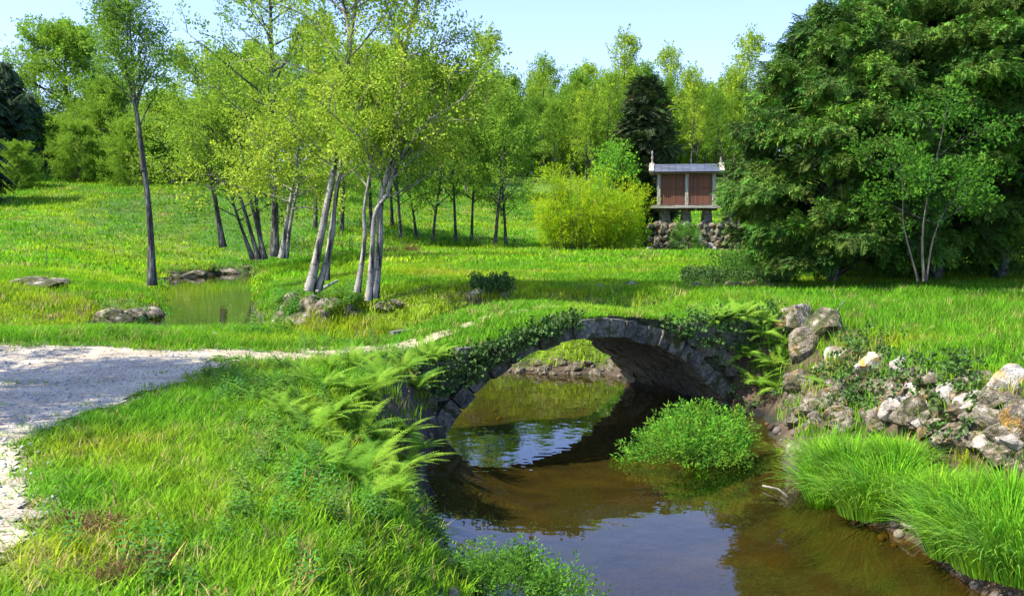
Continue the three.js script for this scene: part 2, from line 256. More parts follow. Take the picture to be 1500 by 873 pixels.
function rockGeo(seed, detail = 3, moss = 0.5, ochre = 0.4) {
  let g = new THREE.IcosahedronGeometry(1, detail); g.deleteAttribute('normal'); g.deleteAttribute('uv'); g = mergeVertices(g, 1e-4);
  const p = g.attributes.position, col = [], r = rngOf(seed), cuts = [];
  for (let k = 0; k < 13; k++) { const d = V(r() - 0.5, r() - 0.5, r() - 0.5).normalize(); cuts.push([d, 0.58 + 0.26 * r()]); }
  const tone = 0.8 + 0.5 * r();
  for (let i = 0; i < p.count; i++) {
    const v = V(p.getX(i), p.getY(i), p.getZ(i)); let len = 1;
    for (const [d, h] of cuts) { const c = v.dot(d); if (c > 0.01) len = Math.min(len, h / c); }
    len *= 1 + 0.16 * (fbm(v.x * 1.7 + seed, v.y * 1.7, v.z * 1.7, 3) - 0.5) + 0.10 * (noise(v.x * 6 + seed, v.y * 6, v.z * 6) - 0.5);
    const o = v.clone().multiplyScalar(len); p.setXYZ(i, o.x, o.y, o.z);
    let c = [0.80 * tone, 0.77 * tone, 0.72 * tone];
    const a = fbm(v.x * 2.2, v.y * 2.2 + seed, v.z * 2.2, 4), b = fbm(v.x * 2.7 + 9, v.y * 2.7 + seed, v.z * 2.7, 4), w = fbm(v.x * 2.5 + 4, v.y * 2.5, v.z * 2.5 + seed, 4);
    const mix = (q, k) => { c = c.map((x, n) => lerp(x, q[n], clamp(k))); };
    mix([0.35, 0.30, 0.24], (w - 0.45) * 5 * 0.8); mix([0.85, 0.52, 0.10], (a - 0.62 + 0.12 * ochre) * 9 * ochre); mix([0.16, 0.20, 0.04], (b - 0.62 + 0.12 * moss) * 10 * moss);
    col.push(...c);
  }
  g.setAttribute('color', new THREE.Float32BufferAttribute(col, 3)); g.computeVertexNormals(); return hewn(g, 0.42, 0.6, seed);
}
const rocks = []; for (let k = 0; k < 8; k++) rocks.push(rockGeo(11 + k * 7, 3, k % 3 === 0 ? 0.9 : 0.35, k % 2 ? 0.8 : 0.25));
const whiteRocks = []; for (let k = 0; k < 3; k++) whiteRocks.push(rockGeo(211 + k * 5, 3, 0.05, 0.12));
const mossRocks = []; for (let k = 0; k < 3; k++) mossRocks.push(rockGeo(311 + k * 5, 3, 1.3, 0.15));
M.rock = new THREE.MeshStandardMaterial({ map: stoneTex, bumpMap: stoneBump, bumpScale: 0.04, roughness: 0.95, vertexColors: true, color: lin(0.92, 0.86, 0.76) });
M.whiteRock = new THREE.MeshStandardMaterial({ map: grainTex, bumpMap: stoneBump, bumpScale: 0.04, roughness: 0.9, vertexColors: true, color: lin(0.74, 0.69, 0.62) });
let rockCount = 0;
function rock(p, s, label, group, name = 'boulder', geos = rocks, mat = M.rock, turn) { const k = rockCount++, r = rngOf(900 + k); const o = top(mesh(name, geos[k % geos.length], mat), name); o.position.set(p.x, p.y, p.z); o.scale.set(s[0], s[1], s[2]); o.rotation.set((r() - 0.5) * 0.5, turn ?? r() * 6.28, (r() - 0.5) * 0.5); return tag(o, label, 'rock', group); }

/* ---------------- the bridge ---------------- */
{
  const br = new THREE.Group(); br.position.copy(L0); br.rotation.y = ANG; // local x along the deck, local -z across to the far side
  const RISE = 1.19, R = (SPAN * SPAN / 4 + RISE * RISE) / (2 * RISE), cy = RISE - R, half = Math.asin(SPAN / 2 / R), TH = 0.26;
  const N = 23, da = 2 * half / N, r = rngOf(77);
  const variants = []; for (let k = 0; k < 12; k++) variants.push(blockGeo(500 + k, da * (R + TH / 2) * 0.965, TH * (0.97 + 0.05 * r()), 0.40, 0.055));
  const inner = []; for (let k = 0; k < 4; k++) inner.push(blockGeo(540 + k, da * (R + TH / 2) * 0.97, TH * 0.9, 0.50, 0.055));
  const put = (geo, a, z, dr, name) => { const m = mesh(name, geo, M.stone, br); m.position.set(SPAN / 2 + Math.sin(a) * (R + TH / 2 + dr), cy + Math.cos(a) * (R + TH / 2 + dr), z); m.rotation.z = -a; return m; };
  const cut = (seed) => { const q = rngOf(seed), w = []; let sum = 0; for (let k = 0; k < N; k++) { w.push(0.62 + 0.8 * q()); sum += w[k]; } let a = -half; return w.map((x) => { const d = x / sum * 2 * half; a += d; return [a - d / 2, d / da]; }); };
  for (const [zc, sd] of [[-0.17, 1], [-BW + 0.17, 2]]) cut(sd).forEach(([a, ws], k) => { const m = put(variants[(k * 5 + (k >> 1)) % 12], a, zc + 0.09 * (r() - 0.5), 0.05 * (r() - 0.5), 'voussoir'); m.scale.set(ws * 0.985, 0.86 + 0.26 * r(), 1); m.rotation.x = 0.07 * (r() - 0.5); m.rotation.z += 0.05 * (r() - 0.5); });
  for (let j = 0; j < 4; j++) cut(11 + j).forEach(([a, ws], k) => { const m = put(inner[(k + j * 3) % 4], a, -0.62 - j * 0.455 + 0.05 * (r() - 0.5), 0.05 * (r() - 0.5), 'vault_stone'); m.scale.set(ws * 0.98, 1, 1); m.rotation.z += 0.06 * (r() - 0.5); });
  // fill between the ring and the grassy deck, running down into the banks
  const sh = new THREE.Shape(); const ts = []; for (let t = -1.15; t <= 5.751; t += 0.15) ts.push(t);
  sh.moveTo(ts[0], -0.5); for (const t of ts) sh.lineTo(t, deckRaw(t)); sh.lineTo(ts[ts.length - 1], -0.5); sh.lineTo(SPAN + 0.12, -0.5);
  const ro = R + TH - 0.06; for (let k = 0; k <= 40; k++) { const a = half + 0.03 - k / 40 * 2 * (half + 0.03); sh.lineTo(SPAN / 2 + Math.sin(a) * ro, cy + Math.cos(a) * ro); } sh.lineTo(-0.12, -0.5); sh.closePath();
  const ex = new THREE.ExtrudeGeometry(sh, { depth: BW - 0.16, bevelEnabled: false, curveSegments: 4 }); ex.translate(0, 0, -(BW - 0.08));
  { const p = ex.attributes.position, c = []; for (let i = 0; i < p.count; i++) { const n = noise(p.getX(i) * 4, p.getY(i) * 4, p.getZ(i) * 4); c.push(lerp(0.18, 0.4, n), lerp(0.25, 0.42, n), lerp(0.08, 0.2, n)); } ex.setAttribute('color', new THREE.Float32BufferAttribute(c, 3)); }
  mesh('earth_fill', ex, M.stone, br);
  // rubble facing of the spandrels on both faces
  const rub = []; for (let k = 0; k < 10; k++) rub.push(blockGeo(580 + k, 0.34, 0.185, 0.2));
  for (const [zc, sg] of [[-0.10, 1], [-BW + 0.10, -1]]) for (let row = 0; row < 9; row++) for (let t = -1.05 + (row % 2) * 0.16; t < 5.7; t += 0.31) {
    const y = -0.1 + row * 0.165; const dx = t - SPAN / 2, dist = Math.hypot(dx, y - cy), a = Math.abs(Math.atan2(dx, y - cy));
    if (y + 0.03 > deckRaw(t) || (a < half + 0.06 && dist < R + TH + 0.085) || (t > -0.25 && t < SPAN + 0.25 && y < 0.2)) continue;
    const m = mesh('wall_stone', rub[Math.floor(r() * 10)], M.stone, br); m.position.set(t, y, zc + sg * 0.03 * (r() - 0.5)); m.rotation.set(0.06 * (r() - 0.5), 0.1 * (r() - 0.5), 0.1 * (r() - 0.5));
  }
  // footing stones at the springing
  for (const [t, n] of [[-0.1, 5], [SPAN + 0.1, 5]]) for (let j = 0; j < n; j++) { const m = mesh('footing_stone', inner[j % 4], M.stone, br); m.position.set(t, -0.14, -0.3 - j * 0.5); m.rotation.z = t < 1 ? 0.5 : -0.5; }
  top(br, 'arch_bridge'); tag(br, 'small humpbacked stone arch bridge with grass growing over its deck', 'bridge');
}

/* ---------------- foliage shapes ---------------- */
const UPV = V(0, 1, 0);
M.leaf = new THREE.MeshPhysicalMaterial({ color: lin(1, 1, 1), roughness: 1, specularIntensity: 0.15, transmission: 0.45, thickness: 0, side: THREE.DoubleSide, vertexColors: true });
M.gloss = new THREE.MeshPhysicalMaterial({ color: lin(1, 1, 1), roughness: 0.8, specularIntensity: 0.5, transmission: 0.18, thickness: 0, side: THREE.DoubleSide, vertexColors: true });
M.blade = new THREE.MeshPhysicalMaterial({ color: lin(1, 1, 1), roughness: 1, specularIntensity: 0.15, transmission: 0.4, thickness: 0, side: THREE.DoubleSide, vertexColors: true });
M.bark = new THREE.MeshStandardMaterial({ map: barkTex, bumpMap: barkBump, bumpScale: 0.02, roughness: 0.95 });
M.birch = new THREE.MeshStandardMaterial({ color: lin(0.72, 0.68, 0.62), map: birchTex, bumpMap: barkBump, bumpScale: 0.006, roughness: 0.85 });
function leafInto(g, p, dir, nrm, len, wid, tint = [1, 1, 1]) { // one leaf: a folded diamond of two triangles each side
  const side = dir.clone().cross(nrm).normalize(), mid = p.clone().addScaledVector(dir, len * 0.45);
  const a = g.v(p.x, p.y, p.z, 0, 0, tint), b = g.v(mid.x + side.x * wid / 2 + nrm.x * wid * 0.12, mid.y + side.y * wid / 2 + nrm.y * wid * 0.12, mid.z + side.z * wid / 2 + nrm.z * wid * 0.12, 1, 0.5, tint);
  const c = g.v(p.x + dir.x * len, p.y + dir.y * len - len * 0.08, p.z + dir.z * len, 0, 1, tint), d = g.v(mid.x - side.x * wid / 2 + nrm.x * wid * 0.12, mid.y - side.y * wid / 2 + nrm.y * wid * 0.12, mid.z - side.z * wid / 2 + nrm.z * wid * 0.12, 1, 0.5, tint);
  g.t(a, b, c); g.t(a, c, d);
}
function flat(g) { const q = g.toNonIndexed(); q.computeVertexNormals(); return q; }
const rdir = (r) => { const z = 2 * r() - 1, a = r() * 6.2832, s = Math.sqrt(1 - z * z); return V(s * Math.cos(a), z, s * Math.sin(a)); };
function sprayGeo(seed, n, leaf, reach, narrow = 0.7, droop = 0.25) { // a twig along +z with leaves on it
  const g = new GB(), r = rngOf(seed);
  for (let k = 0; k < n; k++) {
    const f = Math.pow((k + r()) / n, 0.8), a = r() * 6.2832, sp = 0.34 * reach * Math.sin(Math.PI * Math.min(1, f * 0.85 + 0.12));
    const p = V(Math.cos(a) * sp * r(), Math.sin(a) * sp * r() * 0.8 - droop * f * f * reach, f * reach);
    const d = V(Math.cos(a) * 0.8, Math.sin(a) * 0.5 - droop, 0.5).normalize(), nm = rdir(r).addScaledVector(UPV, 0.8).normalize(); const t = 0.8 + 0.4 * r();
    leafInto(g, p, d, nm.addScaledVector(d, -nm.dot(d)).normalize(), leaf * (0.7 + 0.6 * r()), leaf * narrow * (0.7 + 0.6 * r()), [t, t * (0.95 + 0.1 * r()), t]);
  }
  return flat(g.geo());
}
const sprays = { fine: [1, 2, 3].map((k) => sprayGeo(k, 26, 0.062, 0.55)), mid: [4, 5, 6].map((k) => sprayGeo(k, 26, 0.10, 0.8)), far: [7, 8, 9].map((k) => sprayGeo(k, 24, 0.17, 1.15)), long: [10, 11].map((k) => sprayGeo(k, 22, 0.15, 0.7, 0.22, 0.05)) };
function fanSpray(seed, n) { // flat drooping evergreen spray: a rachis with side strands, each beset with scale-leaf strips
  const g = new GB(), r = rngOf(seed);
  for (let k = 0; k < n; k++) for (const s of [-1, 1]) {
    const f = (k + 0.5) / n, base = V(0, -0.16 * f * f, f * 0.62), L = 0.30 * (1 - 0.72 * f) * (0.8 + 0.4 * r());
    const d = V(s * (0.8 + 0.1 * r()), -0.22 - 0.2 * r(), 0.62).normalize(), nm = V(0.15 * (r() - 0.5), 1, 0.3 * (r() - 0.5)).normalize(), t = 0.75 + 0.5 * r();
    leafInto(g, base, d, nm, L, 0.052, [t, t, t]);
    for (const q of [0.35, 0.65]) { const b = base.clone().addScaledVector(d, L * q), e = d.clone().applyAxisAngle(UPV, s * (0.7 + 0.3 * r()) * (q > 0.5 ? 1 : -1)); leafInto(g, b, e, nm, L * 0.5, 0.038, [t * 1.1, t * 1.1, t]); }
  }
  return flat(g.geo());
}
const fans = [fanSpray(21, 9), fanSpray(22, 10), fanSpray(23, 8)];
const scaleTufts = [24, 25, 26].map((k) => sprayGeo(k, 34, 0.15, 0.62, 0.3, 0.35));
function place(p, dir, scale, roll, r, c) { const m = new THREE.Matrix4(), q = new THREE.Quaternion().setFromUnitVectors(V(0, 0, 1), dir); if (roll === null) { const z = dir.clone().normalize(), x = V(0, 1, 0).cross(z); if (x.lengthSq() < 1e-4) x.set(1, 0, 0); x.normalize(); const y = z.clone().cross(x); m.makeBasis(x, y, z); q.setFromRotationMatrix(m); } else q.multiply(new THREE.Quaternion().setFromAxisAngle(V(0, 0, 1), roll)); m.compose(p, q, V(scale, scale, scale)); return { m, c }; }
function crownOf(list, geos, mat, parent, name = 'foliage') { const parts = geos.map(() => []); list.forEach((e, i) => parts[i % geos.length].push(e)); parts.forEach((l, i) => l.length && instanced(name, geos[i], mat, l, parent)); }
function walk(start, dir, len, n, wob, bend, r) { const pts = [start.clone()], d = dir.clone().normalize(); for (let k = 0; k < n; k++) { d.add(V((r() - 0.5) * wob, (r() - 0.5) * wob + bend, (r() - 0.5) * wob)).normalize(); pts.push(pts[k].clone().addScaledVector(d, len / n)); } return pts; }
function along(pts, f) { const k = clamp(f, 0, 0.9999) * (pts.length - 1), i = Math.floor(k); return [pts[i].clone().lerp(pts[i + 1], k - i), pts[i + 1].clone().sub(pts[i]).normalize()]; }
const taper = (n, a, b, pw = 1) => Array.from({ length: n }, (_, k) => lerp(a, b, Math.pow(k / (n - 1), pw)));
/* a broad-leaved tree: stems given as paths from its base; limbs are parts of their own */
function broadTree(o) {
  const root = new THREE.Group(), r = rngOf(o.seed), list = []; const tone = (k) => lin(...o.color.map((v) => v * k));
  const sk = (p, d, sc) => { const y = r(); const c = o.color.slice(); if (o.color2 && y > 0.5) for (let i = 0; i < 3; i++) c[i] = lerp(c[i], o.color2[i], (y - 0.5) * 2); const v = 0.75 + 0.5 * r(); list.push(place(p, d, sc * (0.75 + 0.5 * r()), r() * 6.28, r, lin(c[0] * v, c[1] * v, c[2] * v))); };
  const merged = o.merge ? new GB() : null;
  o.stems.forEach((st, si) => {
    const path = new THREE.CatmullRomCurve3(st.pts.map((p) => V(...p))).getPoints(st.n ?? 16);
    const rad = path.map((_, k) => { const f = k / (path.length - 1); return lerp(st.r0, st.r1 ?? 0.02, Math.pow(f, 0.85)) * (1 + 0.45 * Math.pow(1 - f, 14)); });
    if (merged) merged.tube(path, rad, o.sides ?? 5, 0.6); else { const g = new GB(); g.tube(path, rad, o.sides ?? 9, 0.5); mesh('trunk', g.geo(), o.bark, root); }
    const nl = st.limbs ?? o.limbs; let az = r() * 6.28;
    for (let k = 0; k < nl; k++) {
      const f = lerp(st.f0 ?? o.f0 ?? 0.3, 0.99, (k + 0.6 * r()) / nl); const [p, td] = along(path, f); az += 2.4 + 0.5 * (r() - 0.5);
      const up = lerp(o.up0 ?? 0.25, o.up1 ?? 1.1, f), d = V(Math.cos(az), up, Math.sin(az)).normalize();
      const shape = o.shape ? o.shape(f) : Math.sin(Math.PI * clamp(0.18 + 0.80 * f)); const len = o.len * shape * (0.7 + 0.6 * r()); if (len < 0.15) continue;
      const lp = walk(p, d, len, 6, o.wob ?? 0.35, o.bend ?? 0.0, r), rr = Math.min(lerp(st.r0, st.r1 ?? 0.02, f) * 0.55, 0.02 + len * 0.016); const g = merged ?? new GB();
      g.tube(lp, taper(lp.length, rr, 0.005), o.lsides ?? 5, 0.8);
      const ns = o.subs ?? 5;
      for (let s = 0; s < ns; s++) {
        const [q, qd] = along(lp, lerp(0.22, 1, (s + r()) / ns)); const sd = qd.clone().add(rdir(r).multiplyScalar(0.9)).add(V(0, o.subUp ?? 0.1, 0)).normalize(), sl = len * (0.22 + 0.26 * r());
        const sp = walk(q, sd, sl, 3, 0.4, o.bend ?? 0, r); if (!o.noTwigs) g.tube(sp, taper(4, Math.max(0.006, rr * 0.35), 0.003), 4, 1);
        for (let e = 0; e < (o.per ?? 3); e++) { if (r() < (o.bare ?? 0)) continue; const [x, xd] = along(sp, r()); sk(x, xd.add(rdir(r).multiplyScalar(0.8)).normalize(), o.sprayScale ?? 1); }
      }
      if (r() > (o.bare ?? 0)) sk(lp[lp.length - 1], d, o.sprayScale ?? 1);
      if (!merged) mesh('limb', g.geo(), o.bark, root);
    }
  });
  if (merged) mesh('trunk', merged.geo(), o.bark, root);
  const cr = new THREE.Group(); crownOf(list, o.sprays, o.leafMat ?? M.leaf, root, 'crown'); root.userData.n = list.length;
  return root;
}
/* evergreen with drooping boughs from the ground up */
function evergreen(o) {
  const root = new THREE.Group(), r = rngOf(o.seed), list = []; const tp = [V(0, -0.1, 0), V(0.05, o.h * 0.5, 0), V(0, o.h, 0)]; const g = new GB(); g.tube(tp, [o.h * 0.022, o.h * 0.013, 0.02], 7, 0.6);
  const wood = new GB(); wood.tube(tp, [o.h * 0.022, o.h * 0.013, 0.02], 7, 0.6); mesh('trunk', wood.geo(), M.bark, root);
  const tw = new GB(); let az = 0;
  for (let k = 0; k < o.boughs; k++) {
    const f = Math.pow((k + r()) / o.boughs, 1.0), y = lerp(o.low ?? 0.1, o.h * 0.985, f); az += 2.399 + 0.4 * (r() - 0.5);
    const rad = o.profile(f) * (0.72 + 0.5 * r()), up = o.up ?? 0.45; const lp = walk(V(0, y, 0), V(Math.cos(az), up, Math.sin(az)), rad * 1.12, 7, 0.12, -(o.droop ?? 0.12), r);
    tw.tube(lp, taper(lp.length, 0.012 + rad * 0.012, 0.004), 4, 1);
    const bt = 0.65 + 0.7 * r(), yel = r(); const n = Math.round((o.per ?? 16) * (0.35 + rad / 2.5));
    for (let e = 0; e < n; e++) {
      const q = Math.pow(r(), 0.6), [p, d] = along(lp, lerp(o.inner ?? 0.25, 1, q)); const out = V(Math.cos(az), 0, Math.sin(az)), side = V(-out.z, 0, out.x);
      const off = (r() - 0.5) * 1.3 * rad * 0.42 * (1.1 - 0.4 * q); p.addScaledVector(side, off).add(V(0, (r() - 0.5) * 0.22 - Math.abs(off) * 0.18, 0));
      const dd = d.clone().addScaledVector(side, off * 1.1 + (r() - 0.5) * 0.7).add(V(0, -0.25 + 0.4 * (r() - 0.5), 0)).addScaledVector(rdir(r), o.messy ?? 0).normalize(); const v = bt * (0.7 + 0.6 * r());
      const c = o.color.map((x, i) => lerp(x, o.color2[i], clamp(yel * 0.7 + 0.5 * (r() - 0.3))) * v);
      list.push(place(p, dd, (o.scale ?? 1) * (0.75 + 0.6 * r()), null, r, lin(...c)));
    }
  }
  mesh('bough', tw.geo(), M.bark, root); crownOf(list, o.geos ?? fans, M.gloss, root, 'crown'); return root;
}

/* ---------------- near and middle trees ---------------- */
const rel = (base, list) => list.map(([px, py, dz = 0]) => { const p = atZ(px, py, -base.z + dz); return [p.x - base.x, p.y - base.y, p.z - base.z]; });
const setAt = (o, p, turn = 0, s = 1) => { o.position.copy(p); o.rotation.y = turn; o.scale.setScalar(s); return o; };
{ // slender alder at the left edge of the pond, leaning
  const b = atZ(222, 414, 27); b.y = groundY(b.x, b.z) - 0.05;
  const t = broadTree({ seed: 5, bark: M.bark, color: [0.14, 0.26, 0.025], color2: [0.21, 0.33, 0.03], limbs: 24, f0: 0.52, len: 1.5, up0: 1.3, up1: 2.0, subs: 6, per: 4, sprays: sprays.fine, bare: 0.25, sprayScale: 1.0, wob: 0.3,
    stems: [{ pts: rel(b, [[222, 418], [219, 330], [207, 220], [192, 130], [160, 40, 0.4], [140, -40, 0.4]]), r0: 0.105, r1: 0.02, n: 20 }, { pts: rel(b, [[210, 250], [200, 180, 0.2], [193, 90, 0.3], [188, 10, 0.3]]), r0: 0.06, r1: 0.015, limbs: 12, f0: 0.25, n: 12 }] });
  top(t, 'alder_tree'); setAt(t, b); tag(t, 'slender dark alder leaning over the left edge of the green pond', 'tree');
}
{ // two birch clumps on the mound by the pond
  const b = atZ(460, 424, 21); b.y = groundY(b.x, b.z) - 0.05;
  const t = broadTree({ seed: 8, bark: M.birch, color: [0.24, 0.36, 0.025], color2: [0.38, 0.46, 0.04], limbs: 19, f0: 0.36, len: 1.8, up0: 0.5, up1: 1.1, subs: 6, per: 5, sprays: sprays.fine, bare: 0.15, sprayScale: 0.95,
    stems: [{ pts: rel(b, [[453, 426], [468, 355], [488, 250], [503, 160], [513, 60], [526, -30], [540, -120], [548, -230]]), r0: 0.09, r1: 0.02, n: 24, f0: 0.45, limbs: 26 }, { pts: rel(b, [[466, 424, 0.1], [486, 350, 0.1], [494, 270, 0.1], [520, 210], [548, 160, -0.3]]), r0: 0.065, r1: 0.018, n: 18, f0: 0.55, limbs: 12 }, { pts: rel(b, [[476, 410, 0.7], [486, 330, 0.8], [500, 230, 0.9], [512, 120, 0.9]]), r0: 0.075, r1: 0.02, n: 14, f0: 0.5, limbs: 12 }, { pts: rel(b, [[513, 60], [507, 25], [498, -15], [493, -70]]), r0: 0.05, r1: 0.012, n: 8, f0: 0.3, limbs: 8 }] });
  top(t, 'birch_tree'); setAt(t, b); tag(t, 'leaning white birch clump with three stems on the rooty mound by the pond', 'tree', 'birches beside the pond');
}
{
  const b = atZ(545, 436, 20); b.y = groundY(b.x, b.z) - 0.05;
  const t = broadTree({ seed: 9, bark: M.birch, color: [0.23, 0.36, 0.025], color2: [0.39, 0.46, 0.04], limbs: 17, f0: 0.36, len: 2.0, up0: 0.4, up1: 1.0, subs: 6, per: 5, sprays: sprays.fine, bare: 0.12,
    stems: [{ pts: rel(b, [[523, 428], [534, 350], [533, 310], [539, 268], [552, 190]]), r0: 0.055, r1: 0.018, n: 14, f0: 0.7, limbs: 8 }, { pts: rel(b, [[540, 440, -0.1], [545, 370, -0.1], [550, 310, -0.1], [566, 285], [585, 232], [628, 175], [662, 120]]), r0: 0.062, r1: 0.018, n: 20, f0: 0.45, limbs: 15 }, { pts: rel(b, [[548, 436, 0.1], [556, 360, 0.1], [558, 290, 0.1], [574, 230], [584, 160], [596, 60], [622, -40], [650, -140], [668, -230]]), r0: 0.075, r1: 0.018, n: 26, f0: 0.34, limbs: 34 }] });
  top(t, 'birch_tree'); setAt(t, b); tag(t, 'crooked white birch clump standing closest to the gravel footpath', 'tree', 'birches beside the pond');
}
{ // tall dark alder behind the pond and its neighbours
  const b = atZ(402, 372, 38); b.y = groundY(b.x, b.z) - 0.1;
  const t = broadTree({ seed: 12, bark: M.bark, color: [0.15, 0.27, 0.02], color2: [0.23, 0.34, 0.03], limbs: 34, f0: 0.3, len: 3.3, up0: 0.35, up1: 0.9, subs: 5, per: 3, sprays: sprays.mid, bare: 0.1, wob: 0.25,
    stems: [{ pts: rel(b, [[402, 376], [402, 250], [399, 120], [395, -20], [394, -140]]), r0: 0.15, r1: 0.03, n: 20 }] });
  top(t, 'alder_tree'); setAt(t, b); tag(t, 'tall straight dark-trunked alder at the far end of the pond', 'tree');
}
{
  const b = atZ(372, 376, 41); b.y = groundY(b.x, b.z) - 0.1;
  const st = [[[388, 380], [366, 290], [352, 220], [340, 130]], [[378, 380], [355, 300], [330, 235], [300, 170]], [[384, 380], [374, 280], [372, 200], [376, 110]], [[370, 380], [345, 310], [322, 230]]].map((q, i) => ({ pts: rel(b, q.map(([x, y]) => [x, y, (i - 1.5) * 0.3])), r0: 0.095, r1: 0.02, n: 12, f0: 0.4 }));
  const t = broadTree({ seed: 14, bark: M.bark, color: [0.19, 0.31, 0.022], color2: [0.28, 0.38, 0.03], limbs: 14, len: 2.9, up0: 0.3, up1: 0.8, subs: 5, per: 3, sprays: sprays.mid, stems: st });
  top(t, 'alder_tree'); setAt(t, b); tag(t, 'fan of several thin dark alder stems rising from the far pond bank', 'tree');
}
{
  const b = atZ(326, 358, 44); b.y = groundY(b.x, b.z) - 0.1;
  const t = broadTree({ seed: 15, bark: M.bark, color: [0.20, 0.32, 0.022], color2: [0.30, 0.40, 0.03], limbs: 26, f0: 0.3, len: 3.4, up0: 0.1, up1: 0.7, subs: 5, per: 4, sprays: sprays.mid, stems: [{ pts: rel(b, [[326, 362], [314, 290], [303, 230], [290, 130], [285, 100]]), r0: 0.13, r1: 0.03, n: 14 }] });
  top(t, 'alder_tree'); setAt(t, b); tag(t, 'rounded light green alder with one slanting trunk left of the pond stems', 'tree');
}
{
  const b = atZ(418, 376, 36); b.y = groundY(b.x, b.z) - 0.1;
  const t = broadTree({ seed: 16, bark: M.birch, color: [0.28, 0.39, 0.03], color2: [0.42, 0.49, 0.04], limbs: 13, f0: 0.35, len: 2.4, up0: 0.1, up1: 0.8, subs: 5, per: 4, sprays: sprays.mid, stems: [{ pts: rel(b, [[412, 378], [422, 310], [431, 260], [440, 190]]), r0: 0.10, r1: 0.02, n: 10 }, { pts: rel(b, [[418, 378, 0.3], [430, 300, 0.3], [446, 240, 0.3], [470, 190, 0.3]]), r0: 0.08, r1: 0.02, n: 10 }] });
  top(t, 'birch_tree'); setAt(t, b); tag(t, 'pale twin-stemmed birch with yellow-green leaves close to the tall alder', 'tree', 'birches beside the pond');
}

/* ---------------- trees along the far edge of the meadow and the wood behind ---------------- */
const kinds = [];
for (let k = 0; k < 4; k++) { const lean = [0.6, -0.9, 0.3, 1.3][k], tall = [10, 9, 11, 8.5][k];
  kinds.push(() => broadTree({ seed: 40 + k, merge: true, bark: M.bark, color: [[0.19, 0.32, 0.022], [0.15, 0.28, 0.02], [0.26, 0.37, 0.025], [0.12, 0.24, 0.02]][k], color2: [[0.31, 0.42, 0.03], [0.23, 0.36, 0.025], [0.38, 0.47, 0.03], [0.19, 0.32, 0.02]][k], limbs: 22, f0: 0.3, len: 2.5, up0: 0.3, up1: 1.5, subs: 5, per: 3, bare: 0.12, sprays: k === 3 ? sprays.mid : sprays.far, sprayScale: k === 3 ? 1.1 : 0.85, noTwigs: true, lsides: 4,
    stems: [{ pts: [[0, -0.3, 0], [lean * 0.3, tall * 0.3, 0.1], [lean * 0.7, tall * 0.65, 0.2], [lean, tall, 0]], r0: 0.14, r1: 0.02, n: 10 }] })); }
const protos = kinds.map((f) => f());
const treeLabel = ['light green alder of the far row of trees behind the meadow', 'mid green leafy alder of the far row of trees behind the meadow', 'yellow-green airy tree of the far row of trees behind the meadow', 'dark green dense tree of the far row of trees behind the meadow'];
const woodLabel = ['light green alder of the wood on the slope', 'mid green leafy alder of the wood on the slope', 'yellow-green airy tree of the wood on the slope', 'dark green dense tree of the wood on the slope'];
function stand(k, p, turn, s, label, group, name) { const o = protos[k].clone(); top(o, name); o.position.set(p.x, p.y - 0.05, p.z); o.rotation.y = turn; o.scale.set(s * 0.95, s, s * 0.95); return tag(o, label, 'tree', group); }
{ const r = rngOf(333);
  // the row: px, depth, kind, scale
  for (const [px, dep, k, s] of [[588, 56, 1, 0.9], [612, 57, 3, 0.82], [632, 56, 3, 0.9], [668, 57, 2, 0.92], [690, 58, 0, 0.86], [724, 56, 1, 1.0], [742, 57, 3, 0.9], [545, 56, 2, 0.95], [500, 56, 0, 1.0], [462, 57, 2, 1.05], [575, 60, 2, 0.95]]) {
    const x = (px - 750) / F * dep; stand(k, V(x, groundY(x, -dep), -dep), r() * 6.28, s * (px > 560 ? 0.92 : 1), treeLabel[k], 'row of trees at the meadow edge', 'field_tree'); }
  // the wood on the slope
  const wood = []; for (let i = 0; i < 125; i++) { const dep = 55 + 42 * (i / 125) + 5 * r(), px = 320 + ((i * 0.6180339) % 1) * 870; const far = px > 690; wood.push([px, far ? 90 + (dep - 55) * 1.1 : px > 450 ? dep + 22 : dep + 6, Math.floor(r() * 4), (0.58 + 0.46 * r()) * (far ? 1.28 : 1)]); }
  for (const [px, dep, k] of [[868, 62, 0], [890, 66, 1], [915, 70, 2], [960, 64, 0], [985, 70, 1], [1010, 63, 2], [1030, 68, 0], [1052, 72, 1], [1075, 66, 0], [840, 70, 2], [800, 66, 3], [1000, 78, 1], [940, 76, 0]]) wood.push([px, dep * 1.5, k, 0.78 + 0.28 * r()]);
  for (const [px, dep, k, s] of wood) { const x = (px - 750) / F * dep; stand(k, V(x, groundY(x, -dep), -dep), r() * 6.28, s * (0.8 + dep / 330) * (px > 690 ? 0.86 : 1), woodLabel[k], 'wood on the slope behind', 'wood_tree'); }
}
